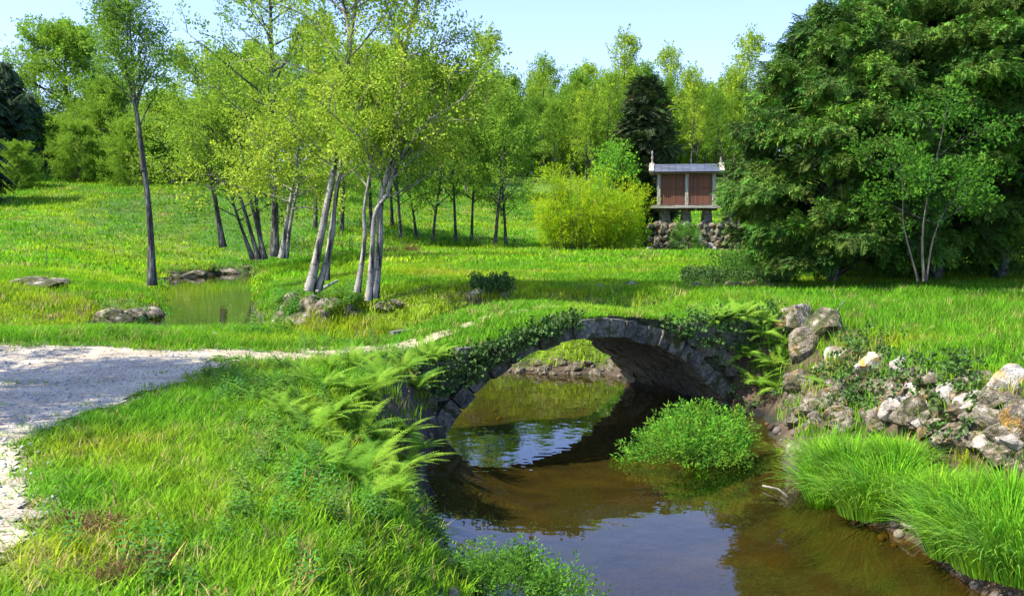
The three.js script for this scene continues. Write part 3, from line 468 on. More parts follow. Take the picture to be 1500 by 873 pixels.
{ // far left: dark evergreens, a bare tree and rounded crowns at the top of the field
  const r = rngOf(71);
  const big = broadTree({ seed: 51, bark: M.bark, merge: true, color: [0.17, 0.30, 0.02], color2: [0.27, 0.40, 0.03], limbs: 60, f0: 0.08, len: 4.2, up0: 0.1, up1: 0.9, subs: 6, per: 6, sprays: sprays.far, sprayScale: 0.95, noTwigs: true, stems: [{ pts: [[0, -0.5, 0], [0.1, 3, 0], [0, 7, 0.2], [0.2, 9.6, 0]], r0: 0.35, r1: 0.04 }] });
  let p = V((105 - 750) / F * 76, 0, -76); p.y = groundY(p.x, p.z); top(big, 'round_tree'); setAt(big, p); tag(big, 'big rounded bright green tree at the upper left edge of the field', 'tree');
  const mid = big.clone(); p = V((165 - 750) / F * 70, 0, -70); p.y = groundY(p.x, p.z); top(mid, 'round_tree'); setAt(mid, p, 2, 0.62); tag(mid, 'lower bright green rounded tree between the big one and the alder', 'tree');
  const m3 = big.clone(); p = V((245 - 750) / F * 66, 0, -66); p.y = groundY(p.x, p.z); top(m3, 'round_tree'); setAt(m3, p, 4, 0.55); tag(m3, 'broad green rounded tree just right of the slender alder trunk', 'tree');
  for (const [px, d, s] of [[75, 69, 0.42], [120, 66, 0.4], [150, 72, 0.5], [200, 64, 0.42], [215, 74, 0.45], [275, 70, 0.45], [310, 66, 0.5], [340, 72, 0.6], [28, 62, 0.3]]) { const o = big.clone(); p = V((px - 750) / F * d, 0, -d); p.y = groundY(p.x, p.z) - 0.3; top(o, 'bushy_tree'); setAt(o, p, px, s); tag(o, 'low bushy green tree along the upper edge of the field', 'tree', 'bushy trees along the field edge'); }
  for (let k = 0; k < 20; k++) { const px = 640 + k * 24, d = 104 + (k * 7) % 26, o = big.clone(); p = V((px - 750) / F * d, 0, -d); p.y = groundY(p.x, p.z) - 0.3; top(o, 'wood_shrub'); setAt(o, p, px, 0.62 + 0.1 * (k % 3)); tag(o, 'rounded green shrub filling the foot of the far wood', 'shrub', 'shrubs in the far wood'); }
  const bare = broadTree({ seed: 53, bark: M.bark, color: [0.22, 0.17, 0.10], color2: [0.25, 0.22, 0.12], limbs: 20, f0: 0.3, len: 3.2, up0: 0.8, up1: 1.5, subs: 7, per: 1, bare: 0.5, sprays: sprays.mid, sprayScale: 0.8, stems: [{ pts: [[0, -0.5, 0], [0.1, 4, 0], [0.1, 10.5, 0]], r0: 0.22, r1: 0.03 }] });
  p = V((58 - 750) / F * 84, 0, -84); p.y = groundY(p.x, p.z); top(bare, 'bare_tree'); setAt(bare, p); tag(bare, 'thin brownish bare tree between the dark evergreens and round tree', 'tree');
  const dark = evergreen({ seed: 55, h: 9.5, boughs: 120, per: 9, scale: 1.9, profile: (f) => 2.3 * Math.pow(1 - f, 0.8) + 0.15, color: [0.018, 0.05, 0.012], color2: [0.04, 0.085, 0.015] });
  for (const [px, d, s] of [[14, 70, 0.85], [-25, 66, 0.9], [46, 68, 0.62], [-62, 55, 0.95]]) { const o = dark.clone(); p = V((px - 750) / F * d, 0, -d); p.y = groundY(p.x, p.z); top(o, 'dark_evergreen'); setAt(o, p, px, s); tag(o, 'dark evergreen tree at the upper left corner of the field', 'tree', 'dark evergreens above the field'); }
}
{ // dark conifer behind the granary
  const t = evergreen({ seed: 61, h: 7.4, boughs: 190, per: 26, scale: 0.8, messy: 0.8, profile: (f) => 1.15 * Math.pow(Math.sin(Math.PI * (0.25 + 0.74 * f)), 0.8) + 0.1, low: 0.3, up: 0.9, droop: 0.05, color: [0.025, 0.06, 0.012], color2: [0.09, 0.11, 0.022] });
  const x = (944 - 750) / F * 54; top(t, 'dark_conifer'); setAt(t, V(x, groundY(x, -54), -54), 0, 1.25); tag(t, 'dark brownish conifer standing between the yellow bush and the granary', 'tree');
  const b = broadTree({ seed: 62, merge: true, bark: M.bark, color: [0.14, 0.33, 0.02], color2: [0.22, 0.42, 0.03], limbs: 16, f0: 0.1, len: 1.1, subs: 5, per: 4, sprays: sprays.mid, noTwigs: true, stems: [{ pts: [[0, -0.1, 0], [0, 2, 0], [0.1, 4.2, 0]], r0: 0.06, r1: 0.02 }] });
  const x2 = (905 - 750) / F * 52.5; top(b, 'young_tree'); setAt(b, V(x2, groundY(x2, -52.5), -52.5), 0, 1.25); tag(b, 'narrow vivid green young tree behind the yellow bush', 'tree');
}
{ // yellow bush: many shoots fanning from the ground
  const root = new THREE.Group(), r = rngOf(91), list = [], tw = new GB();
  for (let k = 0; k < 170; k++) { const a = r() * 6.28, sp = Math.pow(r(), 0.6), lobe = k % 5 < 3 ? [-0.5, 3.2, 0.95] : [1.05, 2.7, 0.65], st = V(lobe[0] + Math.cos(a) * sp * lobe[2], 0, Math.sin(a) * sp * 0.9), d = V(Math.cos(a) * sp * 0.36, 1, Math.sin(a) * sp * 0.36); const lp = walk(st, d, (lobe[1] - 0.8 * sp * sp) * (0.5 + 0.62 * r()), 5, 0.16, 0, r); tw.tube(lp, taper(6, 0.014, 0.004), 4, 1);
    for (let e = 0; e < 14; e++) { const [p, q] = along(lp, lerp(0.02, 1, Math.pow(r(), 0.85))); const v = 0.75 + 0.5 * r(), y = r(); list.push(place(p, q.multiplyScalar(0.8).add(rdir(r).multiplyScalar(0.75)).add(V(Math.cos(a) * 0.3, 0.2, Math.sin(a) * 0.3)).normalize(), 0.5 + 0.4 * r(), r() * 6.28, r, lin(lerp(0.20, 0.46, y) * v, lerp(0.40, 0.52, y) * v, 0.008))); } }
  mesh('shoots', tw.geo(), M.bark, root).name = 'shoot'; crownOf(list, sprays.long, M.leaf, root, 'crown');
  const x = (862 - 750) / F * 47; top(root, 'yellow_bush'); setAt(root, V(x, groundY(x, -47), -47), 0.3, 1.25); tag(root, 'bright yellow-green bush of upright shoots on the meadow', 'bush');
}
{ // the mass of drooping evergreens on the right
  const E = [
    [1222, 21.5, { seed: 101, h: 6.0, boughs: 190, per: 105, profile: (f) => 1.78 * Math.pow(Math.sin(Math.PI * (0.36 + 0.62 * f)), 0.8) + 0.15 }, 'lowest of the drooping green evergreens, beside the granary'],
    [1372, 23.5, { seed: 102, h: 8.8, boughs: 230, per: 105, profile: (f) => 2.45 * Math.pow(Math.sin(Math.PI * (0.30 + 0.68 * f)), 0.9) + 0.2 }, 'tall drooping evergreen between the lowest one and the sapling'],
    [1465, 24, { seed: 103, h: 10.5, low: 2.3, boughs: 230, per: 95, profile: (f) => 3.1 * Math.pow(Math.sin(Math.PI * (0.26 + 0.72 * f)), 0.9) + 0.2 }, 'tall drooping evergreen behind the leafy sapling'],
    [1600, 22.5, { seed: 104, h: 11, low: 2.3, boughs: 180, per: 60, profile: (f) => 2.9 * Math.pow(Math.sin(Math.PI * (0.28 + 0.70 * f)), 0.9) + 0.2 }, 'outermost tall evergreen of the dark right-hand clump'],
    [1265, 27, { seed: 108, h: 6.6, boughs: 120, per: 45, profile: (f) => 2.5 * Math.pow(1 - f, 0.55) + 0.2 }, 'low evergreen hidden behind the gap between two tall ones'],
    [1440, 28.5, { seed: 105, h: 9, boughs: 120, per: 40, profile: (f) => 2.8 * Math.pow(1 - f, 0.6) + 0.2 }, 'evergreen half hidden behind the tall ones on the right'],
    [1570, 28, { seed: 106, h: 9, boughs: 120, per: 40, profile: (f) => 2.8 * Math.pow(1 - f, 0.6) + 0.2 }, 'evergreen at the back of the dark right-hand clump']];
  for (const [px, d, o, label] of E) { const t = evergreen({ ...o, color: [0.035, 0.105, 0.008], color2: [0.14, 0.26, 0.014], droop: 0.07, up: 0.62, inner: 0.45, scale: 0.40, messy: 0.85, geos: [fans[0], scaleTufts[0], fans[1], scaleTufts[1]] }); const x = (px - 750) / F * d; top(t, 'evergreen_tree'); setAt(t, V(x, groundY(x, -d), -d)); tag(t, label, 'tree', 'evergreens on the right bank'); }
  const b = atZ(1360, 408, 18.5); b.y = groundY(b.x, b.z);
  const t = broadTree({ seed: 107, bark: M.bark, color: [0.055, 0.165, 0.010], color2: [0.10, 0.23, 0.014], limbs: 6, f0: 0.45, len: 1.0, bare: 0.3, up0: 0.1, up1: 0.7, subs: 5, per: 4, sprays: sprays.mid, sprayScale: 0.62,
    stems: [{ pts: rel(b, [[1355, 412], [1352, 350], [1362, 280], [1380, 200], [1390, 150]]), r0: 0.026, r1: 0.01, n: 12 }, { pts: rel(b, [[1358, 412], [1368, 350], [1385, 310], [1420, 250]]), r0: 0.02, r1: 0.008, n: 12 }, { pts: rel(b, [[1346, 412], [1325, 330], [1322, 260], [1310, 240]]), r0: 0.018, r1: 0.008, n: 12, limbs: 4 }] });
  top(t, 'sapling'); setAt(t, b); tag(t, 'light green leafy sapling with bare stems in front of the evergreens', 'tree');
}
{ // tree on the road's left side, out of the frame, whose shade lies on the gravel
  const t = broadTree({ seed: 111, bark: M.bark, color: [0.10, 0.2, 0.02], color2: [0.15, 0.26, 0.03], limbs: 26, f0: 0.4, len: 2.6, up0: 0.1, up1: 0.6, subs: 6, per: 5, sprays: sprays.mid, stems: [{ pts: [[0, -0.1, 0], [0.1, 2.5, 0], [0, 5.5, 0.1], [0, 7.6, 0]], r0: 0.2, r1: 0.03 }] });
  top(t, 'roadside_tree'); setAt(t, V(-9.6, groundY(-9.6, -8.8), -8.8)); tag(t, 'leafy tree on the verge whose shade falls on the gravel road', 'tree');
}

/* ---------------- granary on stone piers ---------------- */
{
  const D = 50, gx = (1004 - 750) / F * D, gy = 1.87, SC = 1.10, gr = groundY((1004 - 750) / F * 50, -50), root = new THREE.Group(), r = rngOf(131);
  M.granite = new THREE.MeshStandardMaterial({ map: stoneTex, bumpMap: stoneBump, bumpScale: 0.01, roughness: 0.9, color: lin(1.15, 1.08, 0.98) });
  M.greyGranite = new THREE.MeshStandardMaterial({ map: stoneTex, bumpMap: stoneBump, bumpScale: 0.02, roughness: 0.95, color: lin(0.75, 0.72, 0.62) });
  M.slate = new THREE.MeshStandardMaterial({ map: grainTex, bumpMap: grainBump, bumpScale: 0.006, roughness: 0.55, color: lin(0.075, 0.085, 0.10) });
  M.slate2 = new THREE.MeshStandardMaterial({ map: grainTex, bumpMap: grainBump, bumpScale: 0.006, roughness: 0.6, color: lin(0.10, 0.112, 0.13) });
  M.wood = [[0.20, 0.075, 0.035], [0.16, 0.06, 0.03], [0.24, 0.09, 0.04]].map((c) => new THREE.MeshStandardMaterial({ map: woodTex, bumpMap: woodTex, bumpScale: 0.004, roughness: 0.85, color: lin(...c) }));
  const bx = (name, mat, w, h, d, x, y, z, p = root) => { const g = new THREE.BoxGeometry(w, h, d, 1, 1, 1); const m = mesh(name, g, mat, p); m.position.set(x, y, z); return m; };
  const top0 = 3.73 - gy, W = 2.62, DP = 1.5; // ledge height above ground, length, depth
  bx('ledge_slab', M.granite, W + 0.5, 0.13, DP + 0.5, 0, top0 - 0.065, 0);
  const H = 1.42; // chamber
  bx('chamber', M.wood[1], W - 0.16, H - 0.02, DP - 0.16, 0, top0 + H / 2, 0);
  for (const x of [-W / 2 + 0.08, 0.02, W / 2 - 0.08]) for (const z of [-DP / 2 + 0.08, DP / 2 - 0.08]) { const m = bx('post', M.granite, 0.16, H, 0.16, x, top0 + H / 2 + 0.002, z); }
  bx('wall_plate', M.granite, W + 0.1, 0.10, 0.2, 0, top0 + H + 0.052, DP / 2 - 0.08); bx('wall_plate', M.granite, W + 0.1, 0.10, 0.2, 0, top0 + H + 0.052, -DP / 2 + 0.08);
  for (const sg of [1, -1]) for (const [xa, xb] of [[-W / 2 + 0.17, -0.07], [0.11, W / 2 - 0.17]]) {
    const n = 12, w = (xb - xa) / n; for (let k = 0; k < n; k++) bx('slat', M.wood[Math.floor(r() * 3)], w - 0.016, H - 0.12, 0.025, xa + (k + 0.5) * w, top0 + H / 2, sg * (DP / 2 - 0.062 + 0.006 * r()));
    for (const y of [0.06, 0.8, H - 0.06]) bx('rail', M.wood[1], xb - xa + 0.01, 0.06, 0.03, (xa + xb) / 2, top0 + y, sg * (DP / 2 - 0.034));
  }
  for (const x of [-W / 2 + 0.03, W / 2 - 0.03]) { const n = 10, w = (DP - 0.34) / n; for (let k = 0; k < n; k++) bx('slat', M.wood[Math.floor(r() * 3)], 0.025, H - 0.12, w - 0.016, x, top0 + H / 2, -DP / 2 + 0.17 + (k + 0.5) * w); }
  // roof: two slopes of slates between stone gable copings
  const roof = new THREE.Group(); roof.name = 'roof'; root.add(roof); roof.position.set(0, top0 + H + 0.1, 0);
  const rw = DP / 2 + 0.26, rh = 0.38, pitch = Math.atan2(rh, rw), sl = Math.hypot(rw, rh), eave = -0.06;
  for (const sg of [1, -1]) {
    const b = bx('roof_deck', M.wood[1], W + 0.3, 0.04, sl, 0, rh / 2 + eave, sg * rw / 2, roof); b.rotation.x = sg * pitch;
    const rows = 5, cols = 9; for (let i = 0; i < rows; i++) for (let j = 0; j < cols; j++) { const cw = (W + 0.3) / cols, f = (i + 0.5) / rows; const m = bx('slate', r() > 0.5 ? M.slate : M.slate2, cw - 0.012, 0.022, sl / rows + 0.05, -(W + 0.3) / 2 + (j + 0.5) * cw, lerp(rh, 0, f) + eave + 0.045 + 0.006 * r(), sg * rw * f, roof); m.rotation.x = sg * (pitch - 0.03); }
  }
  for (const sx of [-1, 1]) {
    const sh = new THREE.Shape(); sh.moveTo(-rw + 0.1, 0); sh.lineTo(rw - 0.1, 0); sh.lineTo(0, rh); sh.closePath(); const g = new THREE.ExtrudeGeometry(sh, { depth: 0.14, bevelEnabled: false }); const m = mesh('gable', g, M.granite, roof); m.rotation.y = Math.PI / 2; m.position.set(sx * (W / 2 + 0.02) - 0.07, -0.04, 0);
    for (const sg of [1, -1]) { const b = bx('gable_coping', M.granite, 0.22, 0.10, sl + 0.1, sx * (W / 2 + 0.26), rh / 2 + eave + 0.06, sg * rw / 2, roof); b.rotation.x = sg * pitch; }
    const fin = new THREE.LatheGeometry([[0, 0], [0.13, 0], [0.13, 0.08], [0.07, 0.12], [0.06, 0.34], [0.11, 0.40], [0.11, 0.46], [0.05, 0.5], [0.045, 0.66], [0.085, 0.74], [0.06, 0.84], [0, 0.94]].map((q) => new THREE.Vector2(...q)), 10); const f = mesh('finial', fin, M.granite, roof); f.position.set(sx * (W / 2 + 0.24), rh + 0.02, 0); f.scale.set(0.55, sx > 0 ? 0.3 : 0.66, 0.55);
  }
  // piers with capping stones
  const pier = new THREE.CylinderGeometry(0.30, 0.42, 0.86, 4, 1); pier.rotateY(Math.PI / 4);
  for (const x of [-0.95, 0.0, 0.95]) { const m = mesh('pier', pier, M.greyGranite, root); m.position.set(x, top0 - 0.13 - 0.10 - 0.43, 0); m.scale.z = 1.25; const c = mesh('cap_stone', blockGeo(700 + Math.round(x * 10), 0.9, 0.1, 1.2), M.stone, root); c.position.set(x, top0 - 0.13 - 0.05, 0); }
  bx('step', M.granite, 0.7, 0.12, 0.9, W / 2 + 0.62, top0 + 0.06, 0.1); bx('step', M.granite, 0.8, 0.12, 1.0, W / 2 + 0.72, top0 - 0.84, 0.4); bx('stair_block', M.greyGranite, 0.7, top0 - 0.2, 0.9, W / 2 + 0.72, (top0 - 0.2) / 2 - 0.05, 0);
  top(root, 'granary'); root.position.set(gx, gr + 0.27, -D); root.scale.setScalar(SC); root.rotation.y = -0.16; tag(root, 'small raised granary with brown slatted walls and slate roof on stone piers', 'granary');
  // rough plinth of field stones below it
  const pl = new THREE.Group(); const pg = rocks;
  const core = mesh('core', blockGeo(731, 3.0, 0.85, 1.5), M.stone, pl); core.position.set(0, 0.3, 0);
  for (let row = 0; row < 5; row++) for (let k = 0; k < 13; k++) { const m = mesh('stone', (k + row) % 9 ? (k % 2 ? pg : mossRocks)[(k * 3 + row) % 3] : whiteRocks[k % 3], (k + row) % 9 ? M.rock : M.whiteRock, pl); const s = 0.13 + 0.08 * r(); m.position.set(-1.6 + k * 0.27 + 0.13 * (row % 2) + 0.08 * (r() - 0.5), 0.12 + row * 0.24 + 0.06 * (r() - 0.5), 0.88 - row * 0.06 + 0.12 * r()); m.scale.set(s * 1.3, s, s); m.rotation.set(r() * 6, r() * 6, r() * 6); }
  top(pl, 'stone_plinth'); pl.position.set(gx + 0.19, gr - 0.1, -D + 0.44); pl.scale.setScalar(1.25); pl.rotation.y = -0.1; tag(pl, 'rough plinth of piled field stones beneath the raised granary', 'stone wall');
}

/* ---------------- rocks ---------------- */
{
  const hp = (px, py, sink = 0) => { const p = hit(px, py); p.y -= sink; return p; };
  const G = 'boulders at the bridge end of the right bank', S1 = 'big lichen-stained boulder beside the right end of the bridge';
  rock(hp(1165, 468, 0.05), [0.42, 0.34, 0.36], 'ochre and grey boulder crowning the right end of the bridge', G); rock(hp(1215, 482, 0.05), [0.44, 0.36, 0.36], 'dark mossy boulder leaning behind the ochre boulder', G, 'boulder', mossRocks);
  rock(hp(1180, 505, 0.05), [0.34, 0.36, 0.30], 'yellow-lichened boulder under the crowning one', G); rock(hp(1150, 470, 0.05), [0.26, 0.2, 0.24], 'pale flat stone tucked against the bridge end', G);
  rock(hp(1230, 520, 0.02), [0.24, 0.17, 0.2], 'small bleached stone beside the split white boulder', null, 'bank_stone', rocks, M.whiteRock);
  rock(hp(1283, 536, 0.0), [0.30, 0.23, 0.24], 'large split white boulder on the right bank', null, 'bank_stone', rocks, M.whiteRock, 0.4);
  rock(hp(1322, 540, 0.0), [0.15, 0.16, 0.14], 'small upright white stone next to the split white boulder', null, 'bank_stone', whiteRocks, M.whiteRock);
  rock(hp(1482, 575, 0.0), [0.26, 0.26, 0.24], 'large bleached boulder at the outer end of the bank wall', null, 'bank_stone', rocks, M.whiteRock);
  rock(hp(1455, 660, 0.0), [0.20, 0.13, 0.17], 'flat white stone low in the bank wall above the sedge', null, 'bank_stone', whiteRocks, M.whiteRock);
  rock(hp(1400, 590, 0.0), [0.19, 0.20, 0.17], 'yellow lichened stone in the bank wall', null, 'bank_stone'); rock(hp(1465, 612, 0.0), [0.2, 0.17, 0.17], 'rusty brown stone in the bank wall under the bleached boulder', null, 'bank_stone');
  rock(hp(1172, 612, 0.02), [0.25, 0.19, 0.22], 'mossy stone at the water edge below the bridge end', null, 'bank_stone', mossRocks); rock(hp(1178, 655, 0.04), [0.26, 0.12, 0.2], 'pale wet stone at the stream edge beside the sedge', null, 'bank_stone');
  const r = rngOf(151);
  for (const [px, py, s] of [[1205, 545, 0.17], [1240, 570, 0.16], [1270, 580, 0.13], [1300, 575, 0.17], [1330, 590, 0.15], [1215, 590, 0.18], [1260, 605, 0.14], [1300, 615, 0.12], [1350, 600, 0.15], [1375, 620, 0.14], [1420, 600, 0.16], [1420, 640, 0.15], [1395, 640, 0.12], [1475, 640, 0.15], [1490, 690, 0.14], [1440, 560, 0.18], [1360, 560, 0.12], [1190, 570, 0.16], [1225, 625, 0.13], [1485, 612, 0.14], [1415, 565, 0.14], [1340, 560, 0.1], [1195, 625, 0.15], [1285, 560, 0.12], [1255, 540, 0.12], [1440, 610, 0.11]])
    rock(hp(px, py, 0.02), [s * (1 + 0.5 * r()), s * (0.75 + 0.4 * r()), s * (0.9 + 0.3 * r())], 'rough grey stone tumbled into the right bank wall', 'tumbled stones of the bank wall', 'wall_rubble', rocks, M.rock);
  for (let k = 0; k < 84; k++) { const px = lerp(1160, 1500, r()), py = lerp(lerp(560, 590, (px - 1168) / 332), lerp(625, 690, (px - 1168) / 332), r()) - 20 * r(), s = 0.07 + 0.13 * r(); const p = hp(px, py, 0.0); if (p.x < 2.9) continue; rock(p, [s * (1 + 0.5 * r()), s * (0.8 + 0.4 * r()), s * (0.9 + 0.3 * r())], k % 9 ? 'rough grey stone tumbled into the right bank wall' : 'small pale stone tumbled into the right bank wall', 'tumbled stones of the bank wall', 'wall_rubble', k % 9 ? (k % 3 ? rocks : mossRocks) : whiteRocks, k % 9 ? M.rock : M.whiteRock); }
  // meadow and left-hand stones
  rock(hp(705, 432, 0.1), [0.5, 0.28, 0.34], 'hummocky grey boulder in the grass behind the bridge path', null, 'field_stone', rocks); rock(hp(738, 430, 0.1), [0.24, 0.2, 0.22], 'small dark stone against the hummocky grey boulder', null, 'field_stone', mossRocks);
  rock(hp(880, 424, 0.08), [0.34, 0.24, 0.3], 'mossy stone in the grass straight behind the bridge crown', null, 'field_stone', mossRocks); rock(hp(928, 422, 0.08), [0.36, 0.24, 0.3], 'grey stone beside the mossy one behind the bridge crown', null, 'field_stone', rocks);
  rock(hp(40, 418, 0.1), [1.0, 0.3, 0.6], 'long flat mossy stone lying in the left field', null, 'field_stone', mossRocks, M.rock, 0.1); rock(hp(72, 416, 0.05), [0.55, 0.24, 0.5], 'pale stone at the end of the long flat one in the left field', null, 'field_stone', rocks);
  rock(hp(313, 496, 0.02), [0.15, 0.12, 0.13], 'small pale stone on the grass strip beside the gravel', null, 'field_stone', whiteRocks, M.whiteRock);
  for (const [px, py, a, b, g] of [[425, 445, 0.42, 0.3, 0], [455, 452, 0.45, 0.36, 1], [490, 452, 0.40, 0.3, 0], [412, 470, 0.34, 0.24, 1], [515, 455, 0.28, 0.2, 0], [440, 470, 0.36, 0.26, 1], [476, 468, 0.3, 0.2, 0], [560, 452, 0.26, 0.14, 1], [585, 450, 0.2, 0.1, 0]]) rock(hp(px, py, 0.1), [a * 1.25, b * 1.3, a * 0.9], 'dark earthy stone in the rooty mound under the birches', 'stones of the birch mound', 'mound_stone', mossRocks);
  for (const [px, py, a] of [[165, 466, 0.5], [190, 464, 0.5], [215, 460, 0.5], [250, 404, 0.6], [285, 402, 0.7], [330, 398, 0.8], [365, 396, 0.7], [300, 396, 0.5]]) { const q = atY(px, py, 0.6); q.y = 0.55; rock(q, [a, 0.3, 0.34], 'dark wet stone in the undercut pond bank', 'stones of the pond bank', 'pond_stone', mossRocks, M.rock, 0); }
  for (let k = 0; k < 16; k++) { const p = hp(1012 + k * 9.5, 420 + (k % 2) * 3, 0.06); rock(p, [0.2 + 0.06 * r(), 0.17 + 0.07 * r(), 0.2], 'mossy stone of the low wall at the foot of the evergreens', 'stones of the low wall', 'low_wall_stone', k % 3 ? mossRocks : rocks); }
  for (let k = 0; k < 30; k++) { const p = hitLand(758 + 150 * r(), 530 + 20 * r()); const s = 0.04 + 0.08 * r(); rock(p, [s * 1.4, s, s * 1.2], 'small grey stone on the shore seen through the arch', 'shore stones beyond the arch', 'shore_stone', rocks); }
  // small stones on the stream bed and at the water edge
  const pl = []; const rr = rngOf(171); let guard = 0;
  while (pl.length < 700 && guard++ < 60000) { const x = lerp(-5, 5, rr()), z = lerp(-20, -3, rr()), d = sdf(STREAM, x, z); if (d > 0.35 || (d < -0.1 && rr() > 0.02)) continue; const s = 0.012 + 0.05 * Math.pow(rr(), 3), v = 0.4 + 0.8 * rr(); const e = place(V(x, terrainY(x, z) + s * 0.2, z), rdir(rr), s, rr() * 6, rr, d < 0 ? lin(0.10 * v, 0.06 * v, 0.018 * v) : lin(0.2 * v, 0.16 * v, 0.12 * v)); pl.push(e); }
  const pg = new THREE.IcosahedronGeometry(1, 1); M.pebble = new THREE.MeshStandardMaterial({ roughness: 0.9, map: grainTex });
  tag(top(instanced('streambed_pebbles', pg, M.pebble, pl), 'streambed_pebbles'), 'brown pebbles scattered over the stream bed and shore', 'pebbles', null, 'stuff');
  const gl = []; const g2 = rngOf(172); guard = 0;
  while (gl.length < 5200 && guard++ < 60000) { const z = lerp(-13.8, -3, g2()), x = lerp(-9.5, -2.4, g2()); const d = Math.min(roadD(x, z), pathD(x, z)); if (d > 0.18) continue; const s = 0.005 + 0.012 * Math.pow(g2(), 2.5), v = 0.55 + 0.6 * g2(); gl.push(place(V(x, groundY(x, z) + 0.014 + s * 0.2, z), rdir(g2), s, 0, g2, lin(0.5 * v, 0.48 * v, 0.44 * v))); }
  tag(top(instanced('gravel_chips', pg, M.pebble, gl), 'gravel_chips'), 'loose grey chips strewn over the gravel road', 'gravel', null, 'stuff');
}

/* ---------------- grass ---------------- */
function tuft(seed, n, h, w, spread, bend, seg = 3) {
  const g = new GB(), r = rngOf(seed);
  for (let k = 0; k < n; k++) {
    const a = r() * 6.28, q = Math.sqrt(r()) * spread, bx = Math.cos(a) * q, bz = Math.sin(a) * q, H = h * (0.55 + 0.65 * r()), d = r() * 6.28, b = bend * (0.3 + r()) * H, ww = w * (0.7 + 0.6 * r());
    const dx = Math.cos(d), dz = Math.sin(d), sx = -dz, sz = dx, t = 0.72 + 0.56 * r(), c = [t * (0.85 + 0.3 * r()), t, t]; let pl = -1, pr = -1;
    for (let s = 0; s <= seg; s++) { const f = s / seg, x = bx + dx * b * f * f, z = bz + dz * b * f * f, y = H * (f - 0.18 * bend * f * f), hw = ww / 2 * (1 - Math.pow(f, 1.6)); if (s < seg) { const l = g.v(x - sx * hw, y, z - sz * hw, 0, f, c), rr = g.v(x + sx * hw, y, z + sz * hw, 1, f, c); if (s) g.q(pl, pr, rr, l); pl = l; pr = rr; } else { const tp = g.v(x, y, z, 0.5, 1, c); g.t(pl, pr, tp); } }
  }
  return g.geo();
}
const G = { near: [1, 2, 3, 4].map((k) => tuft(800 + k, 17, 0.125, 0.0098, 0.09, 0.85)), mid: [1, 2, 3].map((k) => tuft(820 + k, 22, 0.14, 0.012, 0.15, 0.7)), wide: [1, 2, 3].map((k) => tuft(840 + k, 24, 0.15, 0.022, 0.28, 0.6, 2)), far: [1, 2].map((k) => tuft(860 + k, 26, 0.20, 0.05, 0.6, 0.6, 2)) };
function yellowing(px, py) { let k = 0; for (const [x, y, a, b] of [[640, 400, 90, 22], [700, 445, 110, 20], [960, 445, 60, 16], [830, 440, 90, 12], [40, 840, 90, 50], [150, 660, 60, 30], [470, 480, 130, 14], [590, 545, 30, 12], [1290, 505, 60, 12], [1410, 680, 40, 40], [60, 450, 120, 30]]) k = Math.max(k, Math.exp(-((px - x) ** 2) / (a * a) - ((py - y) ** 2) / (b * b))); return k; }
const patchY = []; for (const [x, y, a] of [[640, 402, 1.5], [700, 445, 1.2], [960, 447, 0.8], [830, 442, 0.8], [60, 820, 0.6], [150, 660, 0.5], [470, 484, 1.2], [590, 545, 0.5], [1290, 508, 0.6], [1410, 690, 0.5], [60, 450, 2.0]]) { const p = hit(x, y); patchY.push([p.x, p.z, a]); }
function sward(x, z, r) { let k = 0; for (const [px, pz, a] of patchY) k = Math.max(k, Math.exp(-((x - px) ** 2 + (z - pz) ** 2) / (a * a))); k *= 0.35 + 1.1 * noise(x * 3, z * 3, 41); const c = grassTone(x, z), v = 0.55 + 0.8 * r(); const dead = r() < 0.06 + 0.14 * k; const y = clamp(k); return dead ? lin(0.42 * v, 0.34 * v, 0.11 * v) : lin(lerp(c[0], 0.36, y * 0.55) * v, lerp(c[1], 0.36, y * 0.5) * v, 0.010 * v); }
